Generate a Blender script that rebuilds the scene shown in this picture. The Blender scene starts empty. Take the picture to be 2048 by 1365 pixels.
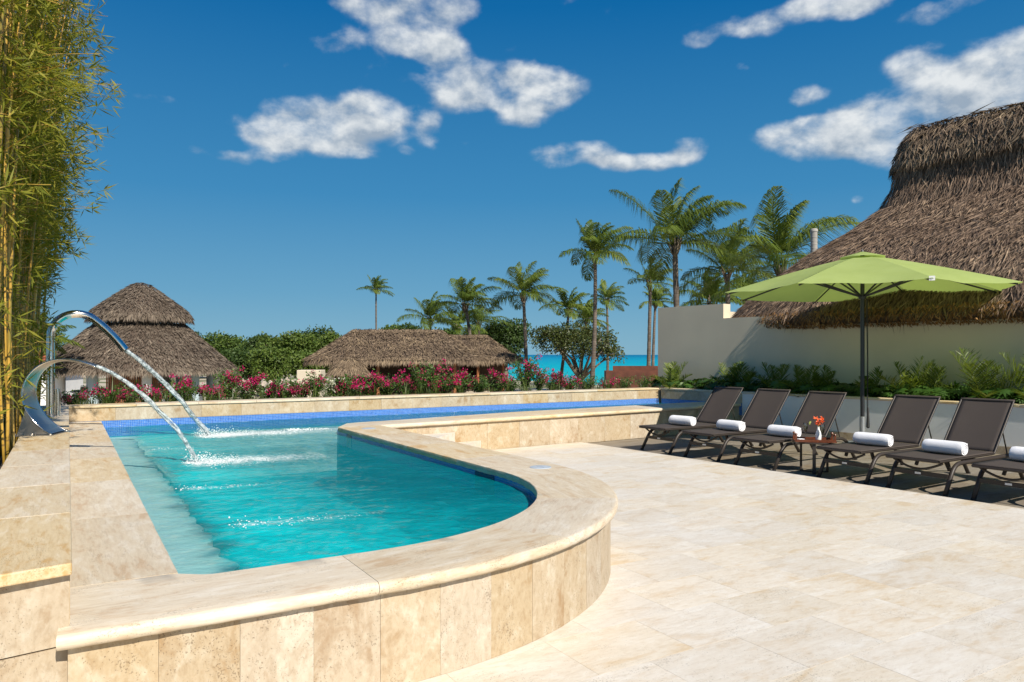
import bpy, bmesh, math, random
import numpy as np
from mathutils import Vector, Matrix, noise as mnoise

random.seed(7)
RNG = np.random.default_rng(7)
SC = bpy.context.scene
COL = SC.collection
R = math.radians

# ------------------------------------------------------------------ camera
cam_d = bpy.data.cameras.new('camera')
cam_d.sensor_width = 36.0
cam_d.lens = 26.0
cam_d.shift_y = 0.0134
cam_d.clip_start = 0.05
cam_d.clip_end = 60000.0
cam = bpy.data.objects.new('camera', cam_d)
COL.objects.link(cam)
cam.location = (0, 0, 1.5)
cam.rotation_euler = (R(90), 0, 0)
SC.camera = cam

# ------------------------------------------------------------------ sun, sky, exposure
SUN_AZ, SUN_EL = 147.5, 40.0          # azimuth clockwise from +Y (the view axis)
sd = bpy.data.lights.new('sun', 'SUN')
sd.energy = 5.0
sd.angle = R(0.5)
sd.color = (1.0, 0.93, 0.82)
sun = bpy.data.objects.new('sun', sd)
COL.objects.link(sun)
_s = Vector((math.sin(R(SUN_AZ)) * math.cos(R(SUN_EL)), math.cos(R(SUN_AZ)) * math.cos(R(SUN_EL)), math.sin(R(SUN_EL))))
sun.rotation_euler = _s.to_track_quat('Z', 'Y').to_euler()
sun.location = _s * 60

vs = SC.view_settings
vs.view_transform = 'Standard'
vs.look = 'None'
vs.exposure = 0.38
vs.gamma = 1.0
vs.use_curve_mapping = False
SC.cycles.use_denoising = True
SC.cycles.max_bounces = 8
SC.cycles.transparent_max_bounces = 12
SC.cycles.sample_clamp_indirect = 6.0
SC.cycles.caustics_reflective = False
SC.cycles.caustics_refractive = False


class NT:
    """small node-tree writer"""
    def __init__(self, tree):
        self.t = tree
        self.n = tree.nodes
        self.l = tree.links

    def node(self, kind, **kw):
        nd = self.n.new(kind)
        for k, v in kw.items():
            setattr(nd, k, v)
        return nd

    def put(self, sock, val):
        if val is None:
            return
        if isinstance(val, bpy.types.NodeSocket):
            self.l.new(val, sock)
        elif isinstance(val, (tuple, list)) and sock.type == 'RGBA' and len(val) == 3:
            sock.default_value = (*val, 1.0)
        else:
            sock.default_value = val

    def math(self, op, a, b=None, c=None, clamp=False):
        nd = self.node('ShaderNodeMath', operation=op, use_clamp=clamp)
        for i, x in enumerate((a, b, c)):
            self.put(nd.inputs[i], x)
        return nd.outputs[0]

    def vmath(self, op, a, b=None, out=0):
        nd = self.node('ShaderNodeVectorMath', operation=op)
        self.put(nd.inputs[0], a)
        if b is not None:
            self.put(nd.inputs[1], b)
        return nd.outputs[out]

    def scale(self, v, s):
        nd = self.node('ShaderNodeVectorMath', operation='SCALE')
        self.put(nd.inputs[0], v)
        self.put(nd.inputs['Scale'], s)
        return nd.outputs[0]

    def noise(self, vec, scale, detail=4.0, rough=0.55, dist=0.0, color=False):
        nd = self.node('ShaderNodeTexNoise')
        self.put(nd.inputs['Vector'], vec)
        self.put(nd.inputs['Scale'], scale)
        nd.inputs['Detail'].default_value = detail
        nd.inputs['Roughness'].default_value = rough
        nd.inputs['Distortion'].default_value = dist
        return nd.outputs[1 if color else 0]

    def ramp(self, fac, stops, interp='LINEAR'):
        nd = self.node('ShaderNodeValToRGB')
        nd.color_ramp.interpolation = interp
        e = nd.color_ramp.elements
        while len(e) < len(stops):
            e.new(0.5)
        for el, (p, c) in zip(e, stops):
            el.position = p
            el.color = (*c, 1.0) if len(c) == 3 else c
        self.put(nd.inputs[0], fac)
        return nd.outputs[0]

    def mix(self, fac, a, b, mode='MIX'):
        nd = self.node('ShaderNodeMix', data_type='RGBA', blend_type=mode)
        self.put(nd.inputs[0], fac)
        self.put(nd.inputs[6], a)
        self.put(nd.inputs[7], b)
        return nd.outputs[2]

    def maprange(self, v, a, b, c=0.0, d=1.0, smooth=False):
        nd = self.node('ShaderNodeMapRange')
        if smooth:
            nd.interpolation_type = 'SMOOTHSTEP'
        for i, x in enumerate((v, a, b, c, d)):
            self.put(nd.inputs[i], x)
        return nd.outputs[0]

    def combine(self, x, y, z):
        nd = self.node('ShaderNodeCombineXYZ')
        for i, q in enumerate((x, y, z)):
            self.put(nd.inputs[i], q)
        return nd.outputs[0]

    def bump(self, h, strength=0.3, dist=0.01, normal=None):
        nd = self.node('ShaderNodeBump')
        nd.inputs['Strength'].default_value = strength
        nd.inputs['Distance'].default_value = dist
        self.put(nd.inputs['Height'], h)
        if normal is not None:
            self.put(nd.inputs['Normal'], normal)
        return nd.outputs[0]


# world: Nishita sky with scattered cumulus, placed by compass direction
world = bpy.data.worlds.new('World')
SC.world = world
world.use_nodes = True
W = NT(world.node_tree)
W.n.clear()
sky = W.node('ShaderNodeTexSky', sky_type='NISHITA')
sky.sun_disc = False
sky.sun_elevation = R(SUN_EL)
sky.sun_rotation = R(SUN_AZ)
sky.altitude = 0.0
sky.air_density = 1.0
sky.dust_density = 0.3
sky.ozone_density = 3.0
tc = W.node('ShaderNodeTexCoord')
sep = W.node('ShaderNodeSeparateXYZ')
W.put(sep.inputs[0], tc.outputs['Generated'])
az = W.math('ARCTAN2', sep.outputs[0], sep.outputs[1])
el = W.math('ARCSINE', sep.outputs[2])
ae = W.combine(az, el, 0.0)
warp = W.noise(ae, 9.0, 3.0, 0.5, 0.0, True)
warp = W.scale(W.vmath('SUBTRACT', warp, (0.5, 0.5, 0.5)), 0.035)
aew = W.vmath('ADD', ae, warp)
# clear polarised tropical blue: the Nishita sky pulled towards a deeper blue that pales to the horizon
grad = W.ramp(W.maprange(el, 0.0, 0.8), [(0.0, (1.6, 3.3, 4.4)), (0.10, (0.92, 2.65, 4.2)), (0.26, (0.32, 1.88, 3.8)), (0.55, (0.0, 1.02, 2.9)), (1.0, (0.0, 0.58, 2.0))])
skycol = W.mix(0.96, sky.outputs[0], grad)
CLOUDS = [  # centre and half-size of each puff in photograph pixels, turned into azimuth and elevation; last: thickness
    (670, 242, 150, 44, 1.05), (745, 216, 74, 42, 1.1), (600, 262, 110, 30, .95), (545, 268, 70, 22, .8),
    (985, 174, 140, 42, 1), (1070, 185, 85, 40, 1), (895, 124, 62, 20, .6), (1050, 236, 55, 20, .7), (755, 132, 40, 18, .25),
    (800, 80, 110, 34, .9), (830, 12, 160, 34, .8), (870, 95, 60, 30, .8), (720, 15, 60, 24, .6),
    (440, 305, 62, 15, .6), (560, 304, 60, 13, .6), (690, 300, 58, 16, .6), (865, 256, 26, 32, .6), (820, 298, 18, 9, .3),
    (645, 82, 50, 18, .45), (570, 132, 18, 24, .3), (310, 193, 38, 10, .32), (330, 298, 30, 8, .25),
    (1150, 306, 78, 26, .9), (1280, 318, 85, 18, .8), (1380, 298, 40, 26, .9), (930, 290, 14, 7, .4),
    (1620, 275, 130, 34, 1), (1750, 245, 150, 44, 1), (1900, 190, 150, 58, 1), (2040, 140, 120, 70, 1),
    (1610, 190, 42, 24, .8), (1830, 125, 60, 34, .8), (1640, 312, 70, 18, .8), (1790, 300, 100, 30, .9), (2150, 120, 120, 90, 1),
    (1560, 30, 150, 26, .75), (1690, 14, 90, 26, .8), (1390, 72, 36, 18, .35), (1900, 16, 110, 28, .6), (1480, 130, 20, 10, .3),
    (1720, 396, 18, 9, .35), (1150, 15, 40, 24, .22), (1450, 292, 26, 8, .35), (1010, 95, 26, 12, .2), (1200, 20, 50, 22, .2),
]
dens = high = None
for (px, py, sx, sy, th) in CLOUDS:
    a0 = math.atan((px - 1024) / 1480)
    e0 = math.atan((710 - py) / 1480 * math.cos(a0))
    sa, se = sx / 1480 * math.cos(a0) ** 2 * 1.12, sy / 1480 * math.cos(e0) ** 2 * math.cos(a0) * 1.15
    q = W.vmath('MULTIPLY', W.vmath('SUBTRACT', aew, (a0, e0, 0)), (1 / sa, 1 / se, 0))
    qq = W.vmath('DOT_PRODUCT', q, q, 1)
    g = W.math('MULTIPLY', W.math('EXPONENT', W.math('MULTIPLY', W.math('MULTIPLY', qq, qq), -1.15)), th)
    hq = W.math('MULTIPLY', g, W.vmath('DOT_PRODUCT', q, (0, 1, 0), 1))
    dens = g if dens is None else W.math('ADD', dens, g)
    high = hq if high is None else W.math('ADD', high, hq)
# the rest of the sky carries the same kind of cloud, from noise alone
rest = W.maprange(W.noise(W.vmath('MULTIPLY', ae, (1, 1.8, 1)), 2.6, 2.0), 0.56, 0.72, 0.0, 1.1)
side = W.math('MAXIMUM', W.maprange(W.math('ABSOLUTE', az), 0.72, 0.95), W.maprange(el, 0.50, 0.62))
dens = W.math('ADD', dens, W.math('MULTIPLY', rest, side))
cn = W.vmath('MULTIPLY', ae, (1.0, 1.45, 1.0))
nz = W.noise(cn, 17.0, 9.0, 0.56, 0.1)
nz_up = W.noise(W.vmath('ADD', cn, (0.006, 0.022, 0.0)), 17.0, 9.0, 0.56, 0.1)
nlow = W.noise(cn, 8.5, 3.0, 0.5, 0.6)
d1 = W.math('ADD', W.math('MINIMUM', dens, 1.05), W.math('MULTIPLY', W.math('SUBTRACT', nz, 0.5), 2.0))
d1 = W.math('ADD', d1, W.math('MULTIPLY', W.math('SUBTRACT', nlow, 0.5), 1.5))
alpha = W.maprange(d1, 0.20, 1.30, 0.0, 1.0, True)
alpha = W.math('MULTIPLY', alpha, W.maprange(dens, 0.04, 0.30, 0.0, 1.0, True))
alpha = W.math('MULTIPLY', alpha, W.maprange(el, 0.0, 0.10))
# sunlit tops, greyer undersides
lit = W.math('ADD', W.math('MULTIPLY', W.math('SUBTRACT', nz, nz_up), 3.0), 0.58)
lit = W.math('SUBTRACT', lit, W.math('MULTIPLY', W.math('SUBTRACT', nlow, 0.45), 0.9))
lit = W.math('ADD', lit, W.math('MULTIPLY', W.math('DIVIDE', high, W.math('ADD', dens, 0.15)), 0.46), None, True)
ccol = W.mix(lit, (2.7, 3.3, 4.0), (6.4, 6.6, 6.65))
fin = W.mix(W.math('MULTIPLY', alpha, 0.93), skycol, ccol)
bg = W.node('ShaderNodeBackground')
bg.inputs['Strength'].default_value = 0.10
W.put(bg.inputs[0], fin)
wo = W.node('ShaderNodeOutputWorld')
W.l.new(bg.outputs[0], wo.inputs[0])
world.cycles.sampling_method = 'MANUAL'
world.cycles.sample_map_resolution = 1024

# ------------------------------------------------------------------ plan of the place
PA = R(31.0)
CA, SA = math.cos(PA), math.sin(PA)


def uv(v, u, z=None):
    """pool frame (v across the pool, u along it, away from the camera) to world"""
    x, y = v * CA - u * SA, v * SA + u * CA
    return Vector((x, y)) if z is None else Vector((x, y, z))


GROUND = -1.9
COPE, COPE_B, WATER = 0.50, 0.44, 0.40
LEDGE = 0.74
# ------------------------------------------------------------------ helpers


def tag(o, label=None, cat=None, group=None, kind=None):
    if label:
        o['label'] = label
    if cat:
        o['category'] = cat
    if group:
        o['group'] = group
    if kind:
        o['kind'] = kind
    return o


def empty(name, loc=(0, 0, 0), rz=0.0, label=None, cat=None, group=None):
    o = bpy.data.objects.new(name, None)
    COL.objects.link(o)
    o.location = loc
    o.rotation_euler = (0, 0, rz)
    o.empty_display_size = 0.2
    return tag(o, label, cat, group)


def link(name, me, mat=None, parent=None, loc=None, rot=None):
    o = bpy.data.objects.new(name, me)
    COL.objects.link(o)
    if mat is not None and not me.materials:
        me.materials.append(mat)
    if parent is not None:
        o.parent = parent
    if loc is not None:
        o.location = loc
    if rot is not None:
        o.rotation_euler = rot
    return o


def copy_tree(o, parent=None):
    c = o.copy()
    COL.objects.link(c)
    c.parent = parent
    for ch in list(o.children):
        copy_tree(ch, c)
    return c


def wrel(parent, M):
    """world points into a parent that has only location and z-rotation"""
    return parent.matrix_world.inverted() @ M


class MB:
    def __init__(self):
        self.v = []
        self.f = []
        self.uv = None

    def add(self, vs_, fs_):
        b = len(self.v)
        self.v += [tuple(p) for p in vs_]
        self.f += [tuple(i + b for i in f) for f in fs_]
        return self

    def box(self, c, s, M=None):
        x, y, z = s[0] / 2, s[1] / 2, s[2] / 2
        pts = [Vector((a * x, b * y, d * z)) for d in (-1, 1) for b in (-1, 1) for a in (-1, 1)]
        if M is not None:
            pts = [M @ p for p in pts]
        pts = [p + Vector(c) for p in pts]
        return self.add(pts, [(0, 2, 3, 1), (4, 5, 7, 6), (0, 1, 5, 4), (2, 6, 7, 3), (0, 4, 6, 2), (1, 3, 7, 5)])

    def prism(self, poly, z0, z1):
        n = len(poly)
        a = 0.0
        for i in range(n):
            p, q = poly[i], poly[(i + 1) % n]
            a += p[0] * q[1] - q[0] * p[1]
        if a < 0:
            poly = poly[::-1]
        vs_ = [(p[0], p[1], z0) for p in poly] + [(p[0], p[1], z1) for p in poly]
        fs_ = [tuple(range(n - 1, -1, -1)), tuple(range(n, 2 * n))]
        fs_ += [(i, (i + 1) % n, n + (i + 1) % n, n + i) for i in range(n)]
        return self.add(vs_, fs_)

    def tube(self, path, rad, n=8, cap=True):
        P = [Vector(p) for p in path]
        m = len(P)
        rr = rad if callable(rad) else (lambda s: rad)
        rings = []
        up = None
        for i in range(m):
            t = (P[min(i + 1, m - 1)] - P[max(i - 1, 0)]).normalized()
            if up is None:
                up = t.orthogonal().normalized()
            up = (up - t * up.dot(t))
            if up.length < 1e-6:
                up = t.orthogonal()
            up.normalize()
            side = t.cross(up)
            r = rr(i / max(1, m - 1))
            rings.append([P[i] + (up * math.cos(2 * math.pi * k / n) + side * math.sin(2 * math.pi * k / n)) * r for k in range(n)])
        vs_ = [p for ring in rings for p in ring]
        fs_ = []
        for i in range(m - 1):
            for k in range(n):
                a, b = i * n + k, i * n + (k + 1) % n
                fs_.append((a, b, b + n, a + n))
        if cap:
            fs_.append(tuple(range(n - 1, -1, -1)))
            fs_.append(tuple(range((m - 1) * n, m * n)))
        return self.add(vs_, fs_)

    def lathe(self, prof, n=20, c=(0, 0, 0), cap=True):
        vs_, fs_ = [], []
        for (r, z) in prof:
            for k in range(n):
                a = 2 * math.pi * k / n
                vs_.append((c[0] + r * math.cos(a), c[1] + r * math.sin(a), c[2] + z))
        for i in range(len(prof) - 1):
            for k in range(n):
                a, b = i * n + k, i * n + (k + 1) % n
                fs_.append((a, b, b + n, a + n))
        if cap:
            fs_.append(tuple(range(n - 1, -1, -1)))
            fs_.append(tuple(range((len(prof) - 1) * n, len(prof) * n)))
        return self.add(vs_, fs_)

    def mesh(self, name, mat=None, smooth=False):
        me = bpy.data.meshes.new(name)
        me.from_pydata(self.v, [], self.f)
        if smooth:
            me.polygons.foreach_set('use_smooth', [True] * len(me.polygons))
            if smooth != True:
                me.set_sharp_from_angle(angle=R(smooth))
        me.update()
        if mat is not None:
            me.materials.append(mat)
        return me

    def build(self, name, mat=None, parent=None, smooth=False, loc=None, rot=None):
        return link(name, self.mesh(name, mat, smooth), None, parent, loc, rot)


def quad_mesh(name, Q, mat, rnd=None):
    """Q: (N,4,3) float array, one quad each; rnd: per-quad value for colour variation"""
    Q = np.asarray(Q, dtype=np.float32)
    n = len(Q)
    me = bpy.data.meshes.new(name)
    me.vertices.add(n * 4)
    me.vertices.foreach_set('co', Q.reshape(-1))
    me.loops.add(n * 4)
    me.loops.foreach_set('vertex_index', np.arange(n * 4, dtype=np.int32))
    me.polygons.add(n)
    me.polygons.foreach_set('loop_start', np.arange(0, n * 4, 4, dtype=np.int32))
    if rnd is None:
        rnd = RNG.random(n)
    at = me.attributes.new('rnd', 'FLOAT', 'FACE')
    at.data.foreach_set('value', np.asarray(rnd, dtype=np.float32))
    me.update(calc_edges=True)
    me.validate()
    if mat is not None:
        me.materials.append(mat)
    return me


def norm(a):
    return a / np.maximum(np.linalg.norm(a, axis=-1, keepdims=True), 1e-9)


def leaf_quads(P, D, L, Wd, N=None):
    """pointed leaves: base P, direction D, length L, width Wd (arrays), roughly facing N"""
    n = len(P)
    D = norm(D)
    if N is None:
        N = RNG.normal(size=(n, 3))
    S = norm(np.cross(D, N))
    L = np.broadcast_to(np.asarray(L, float).reshape(-1, 1), (n, 1))
    Wd = np.broadcast_to(np.asarray(Wd, float).reshape(-1, 1), (n, 1))
    a = P
    b = P + D * L * 0.42 + S * Wd * 0.5
    c = P + D * L
    d = P + D * L * 0.42 - S * Wd * 0.5
    return np.stack([a, b, c, d], axis=1)


def resample(pts, step):
    P = [Vector(p) for p in pts]
    seg = [(P[i + 1] - P[i]).length for i in range(len(P) - 1)]
    tot = sum(seg)
    n = max(1, int(round(tot / step)))
    out = []
    for k in range(n + 1):
        d = tot * k / n
        i = 0
        while i < len(seg) - 1 and d > seg[i]:
            d -= seg[i]
            i += 1
        out.append(P[i].lerp(P[i + 1], min(1.0, d / max(seg[i], 1e-9))))
    return out


def arc(cx, cy, r, a0, a1, n):
    return [(cx + r * math.cos(R(a0 + (a1 - a0) * i / n)), cy + r * math.sin(R(a0 + (a1 - a0) * i / n))) for i in range(n + 1)]


def clip_rect(poly, x0, x1, y0, y1):
    def cut(pl, inside, inter):
        out = []
        for i in range(len(pl)):
            a, b = pl[i - 1], pl[i]
            ia, ib = inside(a), inside(b)
            if ib:
                if not ia:
                    out.append(inter(a, b))
                out.append(b)
            elif ia:
                out.append(inter(a, b))
        return out

    def ix(c):
        return lambda a, b: (c, a[1] + (b[1] - a[1]) * (c - a[0]) / (b[0] - a[0]))

    def iy(c):
        return lambda a, b: (a[0] + (b[0] - a[0]) * (c - a[1]) / (b[1] - a[1]), c)
    for ins, itx in ((lambda p: p[0] >= x0, ix(x0)), (lambda p: p[0] <= x1, ix(x1)), (lambda p: p[1] >= y0, iy(y0)), (lambda p: p[1] <= y1, iy(y1))):
        if not poly:
            return []
        poly = cut(poly, ins, itx)
    return poly


def area(poly):
    return 0.5 * abs(sum(poly[i - 1][0] * poly[i][1] - poly[i][0] * poly[i - 1][1] for i in range(len(poly))))


def inside_poly(x, y, poly):
    """vectorised point in polygon"""
    res = np.zeros(x.shape, bool)
    n = len(poly)
    for i in range(n):
        x1, y1 = poly[i - 1]
        x2, y2 = poly[i]
        cond = ((y1 > y) != (y2 > y))
        with np.errstate(divide='ignore', invalid='ignore'):
            xi = (x2 - x1) * (y - y1) / (y2 - y1 + 1e-12) + x1
        res ^= cond & (x < xi)
    return res

# ------------------------------------------------------------------ materials


def new_mat(name):
    m = bpy.data.materials.new(name)
    m.use_nodes = True
    t = NT(m.node_tree)
    b = t.n['Principled BSDF']
    return m, t, b


def plain(name, col, rough=0.6, metal=0.0, spec=0.5, vary=0.0, nscale=8.0, bump=0.0):
    m, t, b = new_mat(name)
    b.inputs['Roughness'].default_value = rough
    b.inputs['Metallic'].default_value = metal
    b.inputs['Specular IOR Level'].default_value = spec
    if vary:
        co = t.node('ShaderNodeTexCoord').outputs['Object']
        n = t.noise(co, nscale, 5.0)
        c = t.mix(t.maprange(n, 0.3, 0.7), tuple(x * (1 - vary) for x in col), tuple(min(1, x * (1 + vary)) for x in col))
        t.put(b.inputs['Base Color'], c)
        if bump:
            t.put(b.inputs['Normal'], t.bump(t.noise(co, nscale * 6, 4.0), bump, 0.01))
    else:
        b.inputs['Base Color'].default_value = (*col, 1)
    return m


def travertine(name, pale, mid, tan, pit=0.5, streak=(1, 1, 1), tan_amt=0.5, scale=1.0, rough=0.55, vary=0.10, contrast=2.0, grain=(0.15, 1.2, 1.2)):
    """cut travertine: cloudy bands of cream and tan, filled veins, open pits; every piece its own cut"""
    m, t, b = new_mat(name)
    co = t.node('ShaderNodeTexCoord').outputs['Object']
    oi = t.node('ShaderNodeObjectInfo')
    off = t.scale(t.combine(1.0, 2.3, 3.1), t.math('MULTIPLY', oi.outputs['Random'], 40.0))
    p = t.vmath('ADD', co, off)
    ps = t.vmath('MULTIPLY', p, streak)
    big = t.noise(ps, 2.1 * scale, 5.0, 0.6, 1.2)
    med = t.noise(ps, 6.5 * scale, 7.0, 0.65, 0.8)
    fine = t.noise(ps, 38.0 * scale, 5.0, 0.7)
    k = t.math('ADD', t.math('MULTIPLY', big, 0.6), t.math('MULTIPLY', med, 0.4))
    k = t.math('ADD', t.math('MULTIPLY', t.math('SUBTRACT', k, 0.5), contrast), 0.5)
    w = 0.22
    col = t.ramp(k, [(0.5 - w * 1.2, tan), (0.5 - w * 0.35 * (0.5 + tan_amt), mid), (0.5 + w * 0.15, mid), (0.5 + w * 0.9, pale)])
    # reddish-tan stains
    st = t.maprange(t.noise(ps, 3.2 * scale, 6.0, 0.62, 2.0), 0.56, 0.74, 0.0, tan_amt)
    col = t.mix(st, col, tan)
    col = t.mix(t.maprange(fine, 0.3, 0.75, 0.16, 0.0), col, tuple(x * 0.55 for x in tan))
    # pits
    pn = t.noise(t.vmath('MULTIPLY', p, tuple(0.35 + 0.65 * s for s in streak)), 105.0 * scale, 2.0, 0.5)
    pm = t.noise(ps, 4.5 * scale, 3.0)
    th = t.maprange(pm, 0.35, 0.68, 0.74, 0.585)
    pits = t.maprange(t.math('SUBTRACT', pn, th), 0.0, 0.035, 0.0, pit)
    # fine drawn-out grain along the bedding
    gr = t.noise(t.vmath('MULTIPLY', p, grain), 26.0 * scale, 6.0, 0.7, 0.4)
    col = t.mix(t.maprange(gr, 0.50, 0.72, 0.0, 0.55), col, tuple(x * 0.80 for x in tan))
    col = t.mix(t.maprange(gr, 0.28, 0.46, 0.40, 0.0), col, pale)
    col = t.mix(pits, col, tuple(x * 0.28 for x in tan))
    hv = t.node('ShaderNodeHueSaturation')
    t.put(hv.inputs['Color'], col)
    t.put(hv.inputs['Value'], t.maprange(oi.outputs['Random'], 0, 1, 1 - vary, 1 + vary))
    r2 = t.math('FRACT', t.math('MULTIPLY', oi.outputs['Random'], 17.3))
    t.put(hv.inputs['Saturation'], t.maprange(r2, 0, 1, 0.78, 1.18))
    t.put(b.inputs['Base Color'], hv.outputs[0])
    b.inputs['Roughness'].default_value = rough
    b.inputs['Specular IOR Level'].default_value = 0.35
    h = t.math('SUBTRACT', t.math('MULTIPLY', fine, 0.25), t.math('MULTIPLY', pits, 1.6))
    t.put(b.inputs['Normal'], t.bump(h, 0.45, 0.004))
    return m


M = {}
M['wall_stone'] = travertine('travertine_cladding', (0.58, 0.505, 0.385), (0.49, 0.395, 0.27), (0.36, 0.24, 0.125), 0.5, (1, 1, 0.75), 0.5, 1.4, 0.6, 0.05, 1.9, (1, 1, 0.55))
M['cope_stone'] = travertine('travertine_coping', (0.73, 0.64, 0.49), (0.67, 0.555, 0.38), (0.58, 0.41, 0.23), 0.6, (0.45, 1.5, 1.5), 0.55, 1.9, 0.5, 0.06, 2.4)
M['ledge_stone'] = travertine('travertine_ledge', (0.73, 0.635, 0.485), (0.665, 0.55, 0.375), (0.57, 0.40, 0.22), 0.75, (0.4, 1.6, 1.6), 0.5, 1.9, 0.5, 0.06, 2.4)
M['deck_stone'] = travertine('travertine_paving', (0.76, 0.715, 0.63), (0.715, 0.65, 0.545), (0.65, 0.535, 0.385), 0.5, (0.6, 1.4, 1.0), 0.28, 1.3, 0.5, 0.045, 2.2, (0.3, 1.2, 1.0))
M['terrace_stone'] = travertine('shade_toned_paving', (0.31, 0.275, 0.22), (0.25, 0.21, 0.16), (0.19, 0.14, 0.09), 0.5, (0.6, 1.4, 1.0), 0.4, 1.2, 0.6, 0.08)  # shade over the lounger area put into a darker, greyer stone colour
M['grout'] = plain('grout', (0.46, 0.37, 0.26), 0.9, vary=0.12, nscale=30)
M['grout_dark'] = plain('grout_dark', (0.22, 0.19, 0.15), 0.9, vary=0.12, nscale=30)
M['cream_wall'] = plain('cream_render', (0.66, 0.575, 0.435), 0.85, spec=0.2, vary=0.07, nscale=0.7, bump=0.08)
M['white_wall'] = plain('white_paint', (0.80, 0.80, 0.79), 0.8, spec=0.2, vary=0.03, nscale=2.0, bump=0.05)
M['soil'] = plain('soil', (0.06, 0.042, 0.028), 0.95, vary=0.4, nscale=14, bump=0.8)
M['steel'] = plain('polished_steel', (0.78, 0.76, 0.73), 0.10, 1.0, vary=0.03, nscale=3)
M['brushed'] = plain('brushed_steel', (0.50, 0.46, 0.41), 0.34, 1.0, vary=0.06, nscale=6)
M['frame'] = plain('brown_frame', (0.040, 0.032, 0.027), 0.45, 0.0, 0.35)
M['tag_white'] = plain('white_tag', (0.75, 0.75, 0.75), 0.5)
M['towel'] = None
M['pole'] = plain('dark_pole', (0.045, 0.047, 0.05), 0.35, 0.5)
M['galv'] = plain('galvanised_steel', (0.45, 0.47, 0.48), 0.45, 0.8, vary=0.1, nscale=30)
M['cord'] = plain('black_cord', (0.02, 0.02, 0.02), 0.7)
M['tray'] = plain('reddish_wood', (0.13, 0.036, 0.014), 0.3, vary=0.3, nscale=25)
M['tray_handle'] = plain('orange_wood', (0.32, 0.12, 0.028), 0.35, vary=0.3, nscale=30)
M['vase'] = plain('white_ceramic', (0.82, 0.84, 0.82), 0.2)
M['orange'] = plain('orange_petals', (0.85, 0.13, 0.03), 0.5)
M['yellowgreen'] = plain('pale_buds', (0.55, 0.60, 0.15), 0.5)
M['wood_dark'] = plain('dark_timber', (0.085, 0.045, 0.024), 0.7, vary=0.25, nscale=8)
M['wood_orange'] = plain('orange_timber', (0.32, 0.12, 0.045), 0.6, vary=0.25, nscale=8)
M['rust'] = plain('rusty_steel', (0.115, 0.036, 0.018), 0.75, vary=0.3, nscale=5)
M['rust_top'] = plain('red_clay', (0.30, 0.09, 0.05), 0.8, vary=0.2, nscale=5)
M['blue_col'] = plain('pale_blue_paint', (0.42, 0.52, 0.56), 0.7, vary=0.04, nscale=3)
M['grey_conc'] = plain('grey_concrete', (0.34, 0.32, 0.29), 0.9, vary=0.15, nscale=3, bump=0.2)
M['bottle'] = plain('dark_bottle', (0.02, 0.025, 0.012), 0.15)
M['sandwhite'] = plain('white_sand_path', (0.62, 0.58, 0.50), 0.95, vary=0.08, nscale=2)
M['red_tile'] = plain('red_roof_tile', (0.36, 0.09, 0.05), 0.7, vary=0.2, nscale=8)
M['rock'] = plain('pale_rock', (0.42, 0.36, 0.29), 0.95, vary=0.3, nscale=1.5, bump=0.6)
M['lid'] = plain('pale_plastic', (0.42, 0.47, 0.52), 0.45)

# towelling
m, t, b = new_mat('white_towelling')
co = t.node('ShaderNodeTexCoord').outputs['Object']
b.inputs['Base Color'].default_value = (0.83, 0.83, 0.85, 1)
b.inputs['Roughness'].default_value = 0.95
b.inputs['Specular IOR Level'].default_value = 0.1
t.put(b.inputs['Normal'], t.bump(t.noise(co, 160, 3.0), 0.8, 0.004))
M['towel'] = m

# woven sling fabric: fine mesh that lets a little light through
m, t, b = new_mat('brown_sling_mesh')
co = t.node('ShaderNodeTexCoord').outputs['Object']
b.inputs['Roughness'].default_value = 0.75
wv = t.node('ShaderNodeTexWave', wave_type='BANDS', bands_direction='Y')
t.put(wv.inputs['Vector'], co)
wv.inputs['Scale'].default_value = 60.0
nn = t.noise(co, 4.0, 3.0)
c = t.mix(t.math('MULTIPLY', wv.outputs[1], 0.35), (0.075, 0.058, 0.048), (0.050, 0.039, 0.033))
t.put(b.inputs['Base Color'], t.mix(t.maprange(nn, 0.3, 0.7, 0, 0.2), c, (0.10, 0.08, 0.065)))
tr = t.node('ShaderNodeBsdfTransparent')
tr.inputs[0].default_value = (0.75, 0.7, 0.65, 1)
mx = t.node('ShaderNodeMixShader')
mx.inputs[0].default_value = 0.12
t.l.new(b.outputs[0], mx.inputs[1])
t.l.new(tr.outputs[0], mx.inputs[2])
t.l.new(mx.outputs[0], t.n['Material Output'].inputs[0])
M['sling'] = m


def leafy(name, stops, rough=0.5, trans=0.35, spec=0.4):
    """leaf: diffuse plus light let through; colour varies leaf by leaf and plant by plant"""
    m, t, b = new_mat(name)
    at = t.node('ShaderNodeAttribute', attribute_name='rnd')
    oi = t.node('ShaderNodeObjectInfo')
    f = t.math('ADD', t.math('MULTIPLY', at.outputs['Fac'], 0.8), t.math('MULTIPLY', oi.outputs['Random'], 0.2))
    c = t.ramp(f, stops)
    t.put(b.inputs['Base Color'], c)
    b.inputs['Roughness'].default_value = rough
    b.inputs['Specular IOR Level'].default_value = spec
    tl = t.node('ShaderNodeBsdfTranslucent')
    t.put(tl.inputs[0], t.mix(1.0, c, (1.3, 1.25, 0.5), 'MULTIPLY'))
    mx = t.node('ShaderNodeMixShader')
    mx.inputs[0].default_value = trans
    t.l.new(b.outputs[0], mx.inputs[1])
    t.l.new(tl.outputs[0], mx.inputs[2])
    t.l.new(mx.outputs[0], t.n['Material Output'].inputs[0])
    return m


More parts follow.
